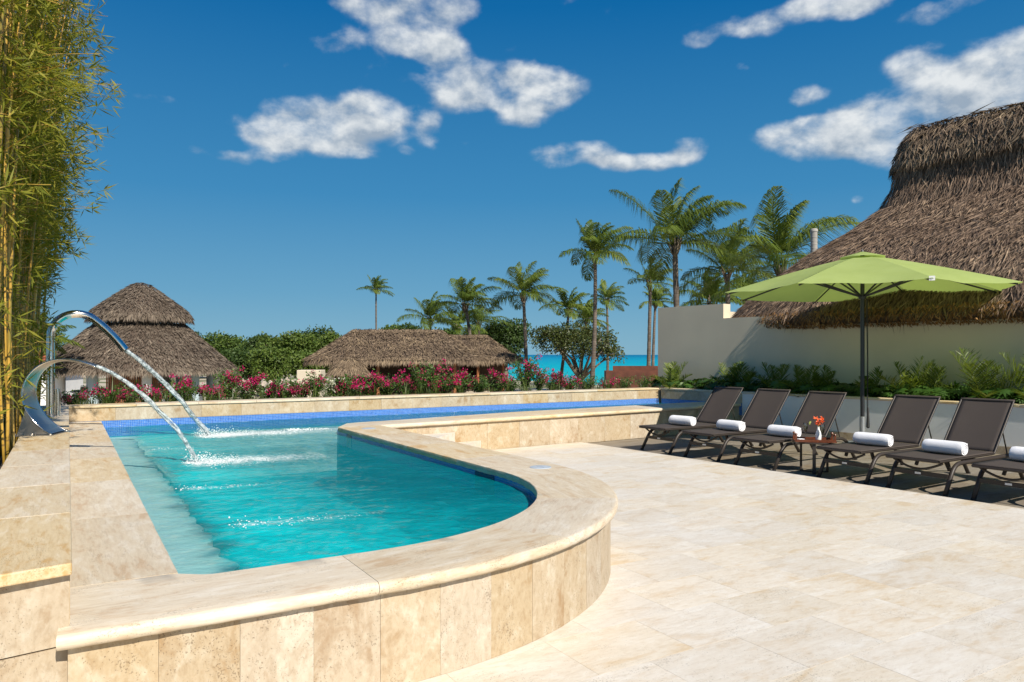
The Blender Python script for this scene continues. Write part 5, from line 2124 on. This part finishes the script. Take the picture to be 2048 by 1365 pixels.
def make_tree(name, loc, lobes, n, size, mat, label, cat='tree', group=None, trunk_r=0.2, limbs=5, seed=1, trunk_h=None, lean=0.0):
    rng = np.random.default_rng(seed)
    root = empty(name, loc, 0, label, cat, group)
    mb = MB()
    top = max(l[2] for l in lobes)
    th_ = trunk_h if trunk_h is not None else min(l[2] - l[5] for l in lobes) + 0.5
    th_ = max(0.6, th_)
    mb.tube([(0, 0, -0.1), (lean * 0.4, 0, th_ * 0.5), (lean, 0, th_)], lambda s_: trunk_r * (1.25 - 0.5 * s_), 9)
    for k in range(limbs):
        l = lobes[k % len(lobes)]
        e = Vector((l[0] + rng.normal(0, l[3] * 0.3), l[1] + rng.normal(0, l[4] * 0.3), l[2] + rng.normal(0, l[5] * 0.2)))
        s0 = Vector((lean, 0, th_ * 0.92))
        mid = s0.lerp(e, 0.5) + Vector((rng.normal(0, 0.2), rng.normal(0, 0.2), 0.15 * e.z * 0.3))
        mb.tube([s0, mid, e], lambda s_: trunk_r * (0.62 - 0.48 * s_), 6)
        for q in range(2):
            e2 = e + Vector(rng.normal(0, 1, 3)) * 0.5 * min(l[3], l[5])
            mb.tube([mid.lerp(e, 0.4), mid.lerp(e2, 0.8), e2], lambda s_: trunk_r * (0.28 - 0.22 * s_), 5)
    mb.build('trunk', M['twig'], root, True)
    Q, tn = crown_quads(lobes, n, size, rng)
    o = link('crown', quad_mesh('crown', Q, mat, tn), None, root)
    tag(o, kind='stuff')
    return root


# sea grape on the shore: wide dome with bare stems below
def lob(Y, items):
    """lobes from photograph pixels (x, y, rx, ry) at distance Y, relative to a base at x0"""
    x0 = items[0][0]
    b0 = Vector(((x0 - 1024) / 1480 * Y, Y, GROUND))
    out = []
    for (x, y, rx, ry) in items:
        p = px(x, y, Y) - b0
        s_ = Y / 1480
        out.append((p.x, np.random.default_rng(int(x)).normal(0, rx * s_ * 0.3), p.z, rx * s_, rx * s_ * 0.9, ry * s_))
    return b0, out


b0, lb = lob(58, [(1162, 680, 58, 27), (1110, 676, 42, 26), (1205, 684, 34, 24), (1150, 662, 56, 20), (1085, 668, 28, 16), (1226, 702, 18, 13)])
make_tree('sea_grape_tree', b0, lb, 9000, 0.19, M['grape_leaf'], 'dark spreading sea grape tree on the shore with bare stems', trunk_r=0.22, limbs=9, seed=3, trunk_h=1.5)
b0, lb = lob(72, [(1012, 682, 34, 34), (1000, 660, 28, 20), (1036, 655, 26, 18), (990, 690, 30, 28)])
make_tree('broadleaf_tree', b0, lb, 8000, 0.26, M['tree_leaf'], 'dense green tree between the second hut and the sea grape', trunk_r=0.25, limbs=7, seed=4, trunk_h=2.2)
# trees behind the huts and the green wood on the left
TREES = [(825, 665, 45, 24, 84, 'low round tree showing over the long hut\'s ridge'), (885, 672, 35, 22, 88, 'small tree behind the two huts\' meeting roofs'), (970, 672, 40, 26, 92, 'tree behind the second hut\'s roof'),
         (640, 672, 46, 30, 76, 'bright green tree at the left end of the long hut'), (600, 682, 40, 30, 72, 'loose yellow-green tree left of the long hut'), (560, 688, 44, 26, 84, 'rounded tree in the middle of the green wood'),
         (515, 690, 40, 24, 92, 'dark tree in the green wood above the rubble'), (470, 690, 42, 24, 96, 'wide tree in the wood beside the round bar'), (425, 682, 42, 24, 104, 'tree just right of the round bar\'s roof'),
         (385, 680, 34, 26, 110, 'tree behind the round bar\'s right slope'), (540, 706, 50, 18, 70, 'low bright shrubby tree in front of the wood'), (610, 712, 36, 18, 66, 'low shrubby tree by the hut\'s left eave'),
         (470, 708, 46, 18, 72, 'low shrubby tree above the pale rubble heap'), (665, 690, 26, 34, 70, 'slim tree touching the long hut\'s left hip'), (60, 690, 60, 40, 60, 'tree behind the bamboo screen'),
         (735, 668, 30, 10, 100, 'flat-topped tree far behind the long hut'), (790, 660, 26, 14, 100, 'far tree peeping over the long hut')]
for i, (x, y, rx, ry, Y, lab) in enumerate(TREES):
    rngt = np.random.default_rng(i + 50)
    y += 5
    its = [(x, y, rx * 0.7, ry * 0.8)] + [(x + rngt.uniform(-0.6, 0.6) * rx, y + rngt.uniform(-0.5, 0.35) * ry, rx * rngt.uniform(0.35, 0.6), ry * rngt.uniform(0.4, 0.65)) for _ in range(5)]
    # foliage reaches down behind the hedge
    its.append((x, y + 24, rx * 0.8, 24))
    b0, lb = lob(Y, its)
    make_tree('broadleaf_tree', b0, lb, 5200, 0.30 * Y / 80, M['forest_leaf'] if i % 3 else M['tree_leaf'], lab, 'tree', 'trees behind the huts', 0.22, 6, 60 + i, 2.0)
# distant treeline
rngf = np.random.default_rng(77)
lob_f = []
for k in range(46):
    X = -92 + k * 1.9
    Y = 150 + rngf.uniform(-15, 25)
    lob_f.append((X, Y, GROUND + 2.2, 3.8, 3.5, 3.0 + rngf.uniform(0, 2.2)))
Q, tn = crown_quads(lob_f, 14000, 0.75, rngf, 0.4)
tag(link('far_wood', quad_mesh('far_wood', Q, M['forest_leaf'], tn), None, None), 'far green wood on the horizon behind the huts', 'wood', kind='stuff')

# ------------------------------------------------------------------ round thatched bar
BY = 42.0
bc = Vector(((281 - 1024) / 1480 * BY, BY, GROUND))
bar = empty('thatched_bar', bc, 0, 'round open bar under a two-tier grey conical palm thatch roof', 'thatched bar')
g0 = -GROUND
LP_ = [(2.2, 3.30 + g0), (3.2, 2.40 + g0), (4.2, 1.50 + g0), (5.12, 0.68 + g0)]
UPF = [(0.05, 5.58 + g0), (0.48, 5.44 + g0), (1.15, 4.96 + g0), (1.9, 4.40 + g0), (2.42, 3.98 + g0), (2.70, 3.58 + g0)]
rg = np.random.default_rng(41)
stadium_surface(0.01, [(r - 0.05, z - 0.05) for r, z in LP_] + [(4.95, 0.50 + g0), (4.6, 0.75 + g0), (2.2, 2.9 + g0)]).build('underlay', M['thatch_under'], bar, True)
stadium_surface(0.01, [(max(0.01, r - 0.05), z - 0.05) for r, z in UPF] + [(2.5, 3.42 + g0), (2.0, 3.6 + g0)]).build('cap_underlay', M['thatch_under'], bar, True)
Qa, _ = thatch_quads(15000, 0.01, LP_, 0.36, 0.045, rg, 0.3, 0.2)
Qb, _ = thatch_quads(3500, 0.01, [(5.05, 0.74 + g0), (5.18, 0.50 + g0)], 0.40, 0.04, rg, 0.25, 0.06, 0, 0.3)
tag(link('lower_thatch', quad_mesh('lower_thatch', np.concatenate([Qa, Qb]), M['thatch_grey'], rg.beta(2, 2.4, 18500)), None, bar), kind='stuff')
Qa, _ = thatch_quads(7000, 0.01, UPF, 0.34, 0.04, rg, 0.3, 0.2)
Qb, _ = thatch_quads(2200, 0.01, [(2.60, 3.68 + g0), (2.72, 3.42 + g0)], 0.36, 0.04, rg, 0.25, 0.05, 0, 0.3)
tag(link('upper_thatch', quad_mesh('upper_thatch', np.concatenate([Qa, Qb]), M['thatch_grey'], rg.beta(2, 2.4, 9200)), None, bar), kind='stuff')
for k in range(10):
    a = 2 * math.pi * (k + 0.35) / 10
    mb = MB()
    mb.lathe([(0.24, 0), (0.24, 1.55), (0.24, 3.1)], 14)
    mb.build('column', M['blue_col'] if k % 2 else M['white_wall'], bar, 40, loc=(4.1 * math.cos(a), 4.1 * math.sin(a), 0))
mb = MB()
mb.lathe([(3.3, 0.0), (3.3, 1.35), (3.45, 1.36), (3.45, 1.42), (2.9, 1.42), (2.9, 0.0)], 40, cap=False)
mb.build('counter', M['white_wall'], bar, 30)
mb = MB()
mb.lathe([(1.6, 0), (1.6, 2.7), (1.5, 2.75)], 24)
mb.build('back_bar', M['grey_conc'], bar, 30)
for k in range(26):       # slatted timber screen
    a = R(-88 + k * 1.55)
    mb = MB()
    mb.box((0, 0, 1.25), (0.05, 0.06, 2.5), Matrix.Rotation(a, 3, 'Z'))
    mb.build('screen_slat', M['wood_orange'], bar, loc=(3.75 * math.cos(a), 3.75 * math.sin(a), 0))
for k in range(13):
    a = R(-128 + k * 2.4)
    mb = MB()
    mb.lathe([(0.045, 0), (0.045, 0.2), (0.016, 0.27), (0.016, 0.34)], 8)
    o = mb.build('bottle', M['bottle'], None, loc=bc + Vector((3.15 * math.cos(a), 3.15 * math.sin(a), 1.421)))
    tag(o, 'dark bottle standing on the round bar\'s counter', 'bottle', 'bottles on the round bar\'s counter')

# ------------------------------------------------------------------ long thatched huts


def hut(name, loc, rz, Ls, prof, nblade, label, seed, posts, mat):
    root = empty(name, loc, rz, label, 'thatched hut')
    rg_ = np.random.default_rng(seed)
    e = prof[-1]
    stadium_surface(Ls, [(max(0.01, r - 0.05), z - 0.05) for r, z in prof] + [(e[0] - 0.15, e[1] - 0.22), (e[0] - 0.6, e[1] + 0.1), (0.2, e[1] + 0.9)]).build('underlay', M['thatch_under'], root, True)
    Qa, _ = thatch_quads(nblade, Ls, prof, 0.38, 0.045, rg_, 0.3, 0.2)
    Qb, _ = thatch_quads(nblade // 4, Ls, [(e[0] - 0.06, e[1] + 0.05), (e[0] + 0.04, e[1] - 0.2)], 0.42, 0.04, rg_, 0.25, 0.06, 0, 0.3)
    Qc, _ = thatch_quads(1500, Ls, [(0.02, prof[0][1] + 0.06), (0.3, prof[0][1] - 0.12)], 0.4, 0.05, rg_, 0.6, 0.15)
    nq = len(Qa) + len(Qb) + len(Qc)
    tag(link('thatch', quad_mesh('thatch', np.concatenate([Qa, Qb, Qc]), mat, rg_.beta(2.2, 2.2, nq)), None, root), kind='stuff')
    for (x, y) in posts:
        mb = MB()
        mb.lathe([(0.10, 0), (0.09, e[1] + 0.1)], 9)
        mb.build('post', M['wood_orange'], root, loc=(x, y, 0))
    mb = MB()
    mb.box((Ls / 2, e[0] * 0.35, e[1] / 2), (Ls + 2.5, 0.15, e[1]))
    mb.build('back_wall', M['wood_dark'], root)
    for x0, x1 in ((-1.2, 0.6), (Ls - 0.5, Ls + 1.2)):
        mb = MB()
        mb.box(((x0 + x1) / 2, -0.2, e[1] / 2 - 0.05), (x1 - x0, 1.0, e[1] - 0.1))
        mb.build('side_panel', M['wood_dark'], root)
    mb = MB()
    mb.box((Ls / 2, -e[0] * 0.72, 0.5), (Ls + 0.5, 0.18, 1.0))
    mb.build('counter', M['rock'], root)
    mb = MB()
    mb.box((Ls / 2, -e[0] * 0.72, 1.02), (Ls + 0.7, 0.4, 0.05))
    mb.build('counter_top', M['wood_dark'], root)
    return root


HY_ = 47.0
hut('long_thatched_hut', (-9.9, HY_ - 0.6, GROUND), R(7), 5.4, [(0.05, 3.02 + g0), (0.8, 2.58 + g0), (1.6, 2.06 + g0), (2.5, 1.48 + g0), (3.0, 1.20 + g0)], 15000,
    'long tan palm thatch hut with timber posts behind the bougainvillea', 51, [(-0.5, -2.2), (1.6, -2.3), (3.9, -2.3), (6.2, -2.2)], M['thatch_tan'])
hut('second_thatched_hut', (-5.1, HY_ + 6.0, GROUND), R(4), 3.2, [(0.05, 2.85 + g0), (0.9, 2.30 + g0), (1.8, 1.65 + g0), (2.7, 1.18 + g0)], 9000,
    'smaller tan thatched hut behind the end of the long hut', 52, [(0.2, -2.1), (2.6, -2.1), (4.4, -1.2)], M['thatch_tan'])
# thatched parasol in front of the long hut
tp = px(702 + 5, 770, 38)
tp = Vector(((702 - 1024) / 1480 * 38, 38, GROUND))
tp.x = (702 - 1024) / 1480 * 38
par = empty('thatched_parasol', (((702 + 0) - 1024) / 1480 * 38, 38, GROUND), 0, 'shaggy thatched parasol standing in front of the long hut', 'thatched parasol')
par.location.x = (697 - 1024) / 1480 * 38
pp = [(0.03, 1.38 + g0), (0.3, 1.30 + g0), (0.75, 0.95 + g0), (1.05, 0.50 + g0)]
rg = np.random.default_rng(61)
stadium_surface(0.01, [(max(.01, r - .05), z - .05) for r, z in pp]).build('underlay', M['thatch_under'], par, True)
Qa, _ = thatch_quads(2600, 0.01, pp, 0.5, 0.03, rg, 0.25, 0.12)
tag(link('thatch', quad_mesh('thatch', Qa, M['thatch_tan'], rg.beta(3, 2, 2600)), None, par), kind='stuff')
mb = MB()
mb.lathe([(0.08, 0), (0.07, 1.3 + g0)], 9)
mb.build('post', M['wood_orange'], par)
# volleyball-like rope line, rubble heap, white block and rusty planter beyond the hedge
rgk = np.random.default_rng(71)
mb = MB()
for k in range(90):
    x = rgk.uniform(430, 640)
    p = Vector(((x - 1024) / 1480 * 60, 60 + rgk.normal(0, 1.0), GROUND + abs(rgk.normal(0, 0.35)) + 0.9 * math.exp(-((x - 520) / 60) ** 2) * rgk.random()))
    s_ = rgk.uniform(0.25, 0.75)
    q = [tuple(p + Vector(v_) * s_ * rgk.uniform(0.6, 1.2)) for v_ in oct_v]
    mb.add(q, oct_f)
o = mb.build('rubble_heap', M['rock'])
tag(o, 'pale heap of rubble in front of the green wood', 'rubble', kind='stuff')
wb = MB()
wb.box((0, 0, 0.75), (0.62, 0.5, 2.6))
o = wb.build('masonry_pillar', M['cream_wall'], None, loc=((622 - 1024) / 1480 * 19.5, 19.5, -0.95))
bv = o.modifiers.new('bevel', 'BEVEL')
bv.width = 0.012
tag(o, 'pale square masonry pillar standing behind the bougainvillea', 'pillar')
rp_ = empty('rusty_planter', ((1275 - 1024) / 1480 * 23, 23, GROUND), R(-4), 'long rusty steel planter box behind the hedge by the cream wall', 'planter')
mb = MB()
for (c, s_) in (((0, -0.5, 1.45), (2.0, 0.03, 2.9)), ((0, 0.5, 1.45), (2.0, 0.03, 2.9)), ((-0.985, 0, 1.45), (0.03, 0.97, 2.9)), ((0.985, 0, 1.45), (0.03, 0.97, 2.9))):
    mb.box(c, s_)
mb.build('panels', M['rust'], rp_)
mb = MB()
mb.box((0, 0, 2.86), (1.93, 0.96, 0.04))
mb.build('clay_fill', M['rust_top'], rp_)
mb = MB()
mb.box((0.3, 0.9, 1.5), (2.0, 0.05, 3.08))
mb.build('rear_panel', M['rust'], rp_)
# red-tiled house glimpsed at the far left
hs_ = empty('red_roofed_house', ((66 - 1024) / 1480 * 48, 48, GROUND), R(10), 'white house with red tiled roof glimpsed beside the bamboo', 'house')
mb = MB()
mb.box((0, 0, 1.3), (4.5, 4, 2.6))
mb.build('wall', M['white_wall'], hs_)
mb = MB()
mb.add([(-2.6, -2.4, 2.5), (2.6, -2.4, 2.5), (2.6, 2.4, 2.5), (-2.6, 2.4, 2.5), (-1.2, 0, 3.7), (1.2, 0, 3.7)], [(0, 1, 5, 4), (2, 3, 4, 5), (1, 2, 5), (3, 0, 4), (3, 2, 1, 0)])
mb.build('roof', M['red_tile'], hs_)
for k in range(17):
    mb = MB()
    x = -2.5 + k * 0.3125
    mb.tube([(x, -2.42, 2.53), (x * 0.5, -0.05, 3.72)], 0.07, 6)
    mb.build('roof_tile_row', M['red_tile'], hs_)

# ------------------------------------------------------------------ hedge of bougainvillea and strap-leaved plants


def bush_meshes(h, w, seed, nst, fl, white=False):
    rng = np.random.default_rng(seed)
    st_ = MB()
    LP, LD, FP, FD = [], [], [], []
    for k in range(nst):
        a = rng.random() * 6.283
        reach = w * rng.uniform(0.3, 1.0)
        hh = h * rng.uniform(0.55, 1.05)
        e = Vector((reach * math.cos(a), reach * math.sin(a), hh))
        m_ = Vector((reach * 0.35 * math.cos(a), reach * 0.35 * math.sin(a), hh * 0.75))
        pts_ = [Vector((0, 0, 0)).lerp(m_, i / 8).lerp(m_.lerp(e, i / 8), i / 8) for i in range(9)]
        st_.tube(pts_, lambda s_: 0.006 * (1 - 0.7 * s_), 4, False)
        for i in range(int(34 * h / 0.6)):
            f = rng.uniform(0.18, 1.0)
            j = min(7, int(f * 8))
            p = np.array(pts_[j].lerp(pts_[j + 1], f * 8 - j)) + rng.normal(0, 0.035, 3)
            LP.append(p)
            LD.append(rng.normal(0, 1, 3) + np.array([0, 0, 0.2]))
        if rng.random() < fl:
            for c_ in range(int(rng.integers(1, 4))):
                f = rng.uniform(0.6, 1.0)
                j = min(7, int(f * 8))
                p0 = np.array(pts_[j].lerp(pts_[j + 1], f * 8 - j)) + rng.normal(0, 0.03, 3)
                for i in range(int(rng.integers(16, 34))):
                    FP.append(p0 + rng.normal(0, 0.032, 3))
                    FD.append(rng.normal(0, 1, 3))
    LP, LD = np.array(LP), np.array(LD)
    lm = quad_mesh('foliage', leaf_quads(LP, LD, rng.uniform(0.035, 0.065, len(LP)), rng.uniform(0.025, 0.042, len(LP)), rng.normal(0, 0.7, LP.shape) + np.array([0, -0.3, 0.8])), M['shrub_leaf'], rng.beta(2, 2, len(LP)))
    fm = None
    if FP:
        FP, FD = np.array(FP), np.array(FD)
        tone = rng.beta(2, 2.6, len(FP))
        fm = quad_mesh('flowers', leaf_quads(FP, FD, rng.uniform(0.025, 0.042, len(FP)), rng.uniform(0.024, 0.036, len(FP))), M['white_bracts'] if white else M['bracts'], tone)
    return st_.mesh('stems', M['twig']), lm, fm


BV = [bush_meshes(h, w, 200 + i, ns, fl) for i, (h, w, ns, fl) in enumerate(((0.60, 0.50, 24, 0.34), (0.46, 0.48, 24, 0.55), (0.75, 0.40, 22, 0.40), (0.40, 0.42, 20, 0.16), (0.52, 0.52, 26, 0.05)))]
BWH = bush_meshes(0.48, 0.25, 230, 8, 0.9, True)
rg = np.random.default_rng(81)
BL = ['bougainvillea bush with scattered magenta flowers', 'low bougainvillea bush thick with magenta flowers', 'tall bougainvillea with magenta tips',
      'small bougainvillea bush with few magenta flowers', 'leafy green bougainvillea almost without flowers']
BESIDE = [(205, 'beside the swan neck spout'), (290, 'in front of the round bar\'s shaded side'), (390, 'in front of the round bar\'s slatted screen'), (480, 'under the round bar\'s right eave'), (585, 'in front of the rubble heap'), (650, 'around the masonry pillar'),
          (720, 'in front of the long hut\'s left half'), (800, 'beside the thatched parasol'), (880, 'in front of the long hut\'s right end'), (960, 'in front of the leaning ringed palm'), (1035, 'in front of the second hut'), (1100, 'in front of the open sea'),
          (1150, 'below the windswept palm'), (1200, 'below the tallest palm'), (1400, 'in front of the rusty planter')]


def beside(x):
    for lim, txt in BESIDE:
        if x < lim:
            return txt
    return BESIDE[-1][1]



def put_bush(x, Yv, kind, sc=1.0, meshes=None, lab=None):
    """x: photograph column; Yv: how far behind the wall line"""
    k_ = (x - 1024) / 1480
    u_ = 13.30 + Yv
    # world point on line u=u_ seen at column x
    v_ = (k_ * u_ * CA + u_ * SA) / (CA - k_ * SA)
    root = empty('bougainvillea', uv(v_, u_, 0.62), rg.random() * 6.28, lab or (BL[kind] + ' ' + beside(x)), 'bougainvillea', 'bougainvillea hedge behind the pool wall')
    root.scale = (sc * 0.9, sc * 0.9, sc * 0.88)
    sm, lm, fm = meshes or BV[kind]
    link('stems', sm, None, root)
    tag(link('foliage', lm, None, root), kind='stuff')
    if fm:
        tag(link('flowers', fm, None, root), kind='stuff')


for x, yv, kd, sc in ((150, .25, 1, .8), (215, .3, 1, .95), (262, .6, 3, 1), (300, .2, 3, .95), (345, .5, 4, .9), (372, .25, 0, .9), (425, .3, 3, 1), (455, .5, 2, .95), (495, .3, 0, .95), (530, .55, 1, 1.1), (568, .25, 1, 1),
                      (605, .6, 1, 1.1), (632, .3, 2, .82), (672, .5, 1, 1.15), (705, .25, 1, 1.1), (738, .6, 1, 1.2), (772, .3, 0, .95), (805, .5, 1, 1.15), (838, .3, 2, 1.0), (866, .6, 2, 1.1), (890, .25, 1, 1.2), (925, .5, 0, 1.0), (958, .3, 4, 1.0),
                      (992, .55, 0, 1.0), (1022, .3, 4, .9), (1050, .5, 2, 1.25), (1078, .3, 2, .85), (1105, .55, 0, .9), (1140, .3, 3, 1.1), (1175, .6, 4, .85), (1215, .35, 3, .9), (1250, .6, 4, .75), (1290, .4, 4, .8)):
    put_bush(x, yv, kd, sc)
put_bush(652 + 6, .35, 0, 1.0, BWH, 'small white-flowered bougainvillea among the magenta bushes')


def blades_mesh(n, L, wd, seed, arch=0.9):
    rng = np.random.default_rng(seed)
    Q = []
    for k in range(n):
        a = rng.random() * 6.283
        el_ = R(rng.uniform(25, 85))
        d = np.array([math.cos(a) * math.cos(el_), math.sin(a) * math.cos(el_), math.sin(el_)])
        p = rng.normal(0, 0.025, 3) * np.array([1, 1, 0])
        l_ = L * rng.uniform(0.6, 1.15)
        s_ = np.cross(d, [0, 0, 1.0])
        s_ /= np.linalg.norm(s_) + 1e-6
        prev = p
        pw_ = wd * 0.5
        for i in range(4):
            f = (i + 1) / 4
            d = d + np.array([0, 0, -arch * f * 0.45])
            d /= np.linalg.norm(d)
            nx_ = prev + d * l_ / 4
            w2 = wd * (0.6 if f < 0.6 else 1 - f + 0.05) * 0.8
            Q.append([prev - s_ * pw_, nx_ - s_ * w2, nx_ + s_ * w2, prev + s_ * pw_])
            prev, pw_ = nx_, w2
    return quad_mesh('blades', np.array(Q), M['blade_leaf'], np.repeat(rng.beta(2, 2.5, n), 4))


BM = [blades_mesh(44, 0.42, 0.014, 301, 0.8), blades_mesh(36, 0.52, 0.016, 302, 1.0), blades_mesh(50, 0.36, 0.012, 303, 0.6)]
SL = ['strap-leaved clump with stiff arching blades', 'strap-leaved clump with long drooping blades', 'strap-leaved clump with short upright blades']
for k in range(46):
    x = 130 + k * 26 + rg.normal(0, 6)
    k_ = (x - 1024) / 1480
    u_ = 13.22 + rg.uniform(0, 0.22)
    v_ = (k_ * u_ * CA + u_ * SA) / (CA - k_ * SA)
    kd = int(rg.integers(0, 3))
    root = empty('strap_leaf_plant', uv(v_, u_, 0.62), rg.random() * 6.28, SL[kd] + ' ' + beside(x), 'plant', 'strap-leaved plants behind the pool wall')
    s_ = rg.uniform(0.75, 1.15)
    root.scale = (s_, s_, s_)
    tag(link('blades', BM[kd], None, root), kind='stuff')

# ------------------------------------------------------------------ planting in front of the cream wall


def wall_point(x, d):
    """point d metres in front of the cream wall seen at photograph column x"""
    kx_ = (x - 1024) / 1480
    c = WC - WN * d
    t_ = (kx_ * c.y - c.x) / (WD.x - kx_ * WD.y)
    return c + WD * t_


AP = [(1345, .55, .62, 'small palm drooping over the pool wall corner'), (1462, .42, .62, 'dark upright young palm in front of the cream wall'), (1490, .55, .66, 'young palm with arching frond near the first lounger'),
      (1555, .40, .70, 'young palm behind the second lounger'), (1608, .55, .68, 'wide-spread young palm behind the third lounger'), (1648, .42, .58, 'young palm just left of the umbrella pole'),
      (1745, .42, .52, 'small young palm just right of the umbrella pole'), (1822, .50, .68, 'full young palm with fanned fronds past the umbrella pole'), (1858, .38, .60, 'slim young palm beside the full fanned one'),
      (1968, .50, .85, 'tall bright young palm with feathered fronds by the cream wall'), (2075, .45, .85, 'young palm at the open end of the bed')]
for i, (x, d_, hh, lab) in enumerate(AP):
    p = wall_point(x, d_)
    rng = np.random.default_rng(400 + i)
    root = empty('young_palm', (p.x, p.y, 0.63), 0, lab, 'palm', 'young palms in front of the cream wall')
    nf = 9
    for q in range(nf):
        a = 2.399 * q + rng.normal(0, 0.3)
        el_ = 80 - 55 * q / (nf - 1) + rng.normal(0, 5)
        # keep the leaves off the wall
        d = Vector((math.cos(a) * math.cos(R(el_)), math.sin(a) * math.cos(R(el_)), math.sin(R(el_))))
        dn_ = d.x * WN.x + d.y * WN.y
        if dn_ > 0.15:
            d.x -= WN.x * (dn_ - 0.10)
            d.y -= WN.y * (dn_ - 0.10)
        L = hh * rng.uniform(0.85, 1.25)
        me = frond_mesh('frond', d, L, rng, 26, 0.85, (0.05, 0, 0), 0.018, 0.36, M['palm_leaf'], 0.5, 0.2, 0.006)
        link('frond', me, None, root, (0.03 * math.cos(a), 0.03 * math.sin(a), 0))


def philo_mesh(seed):
    """low plant of deeply lobed leaves on stalks"""
    rng = np.random.default_rng(seed)
    P_, D_, L_, W_, N_ = [], [], [], [], []
    for k in range(20):
        a = rng.random() * 6.283
        r = rng.uniform(0.05, 0.30)
        h_ = rng.uniform(0.06, 0.26)
        c = np.array([r * math.cos(a), r * math.sin(a), h_])
        n_ = norm(np.array([[math.cos(a) * 0.4, math.sin(a) * 0.4, 1.0]]) + rng.normal(0, 0.25, (1, 3)))[0]
        f_ = norm(np.cross(np.cross(n_, [math.cos(a), math.sin(a), 0]), n_)[None])[0]
        s_ = np.cross(n_, f_)
        sz = rng.uniform(0.09, 0.16)
        for ang in (-125, -90, -60, -30, 0, 30, 60, 90, 125):
            dd = f_ * math.cos(R(ang)) + s_ * math.sin(R(ang)) - n_ * 0.25
            P_.append(c)
            D_.append(dd)
            L_.append(sz * (1.15 - 0.35 * abs(ang) / 125))
            W_.append(sz * 0.26)
            N_.append(n_)
    return quad_mesh('lobed_leaves', leaf_quads(np.array(P_), np.array(D_), L_, W_, np.array(N_)), M['shrub_leaf'], np.repeat(rng.beta(1.6, 2.6, 20), 9))


LOBE_AT = [(1385, 'above the pool wall corner'), (1440, 'under the cream wall\'s left end'), (1510, 'behind the first lounger from the stair wall'), (1600, 'behind the second lounger from the stair wall'), (1700, 'behind the lounger by the tray table'),
           (1760, 'around the umbrella pole'), (1840, 'between the umbrella pole and the next lounger'), (1930, 'behind the lounger past the tray table'), (2010, 'below the tall bright young palm'), (9999, 'at the open end of the bed')]
PM = [philo_mesh(501 + i) for i in range(4)]
for k in range(66):
    x = 1325 + k * 11.6 + rg.normal(0, 5)
    p = wall_point(x, rg.uniform(0.22, 0.68))
    kd = k % 4
    root = empty('lobed_leaf_plant', (p.x, p.y, 0.63), rg.random() * 6.28, 'low glossy plant with deeply lobed leaves ' + next(t_ for l_, t_ in LOBE_AT if x < l_), 'plant', 'lobed-leaf plants in front of the cream wall')
    s_ = rg.uniform(0.9, 1.4)
    root.scale = (s_, s_, s_)
    tag(link('lobed_leaves', PM[kd], None, root), kind='stuff')
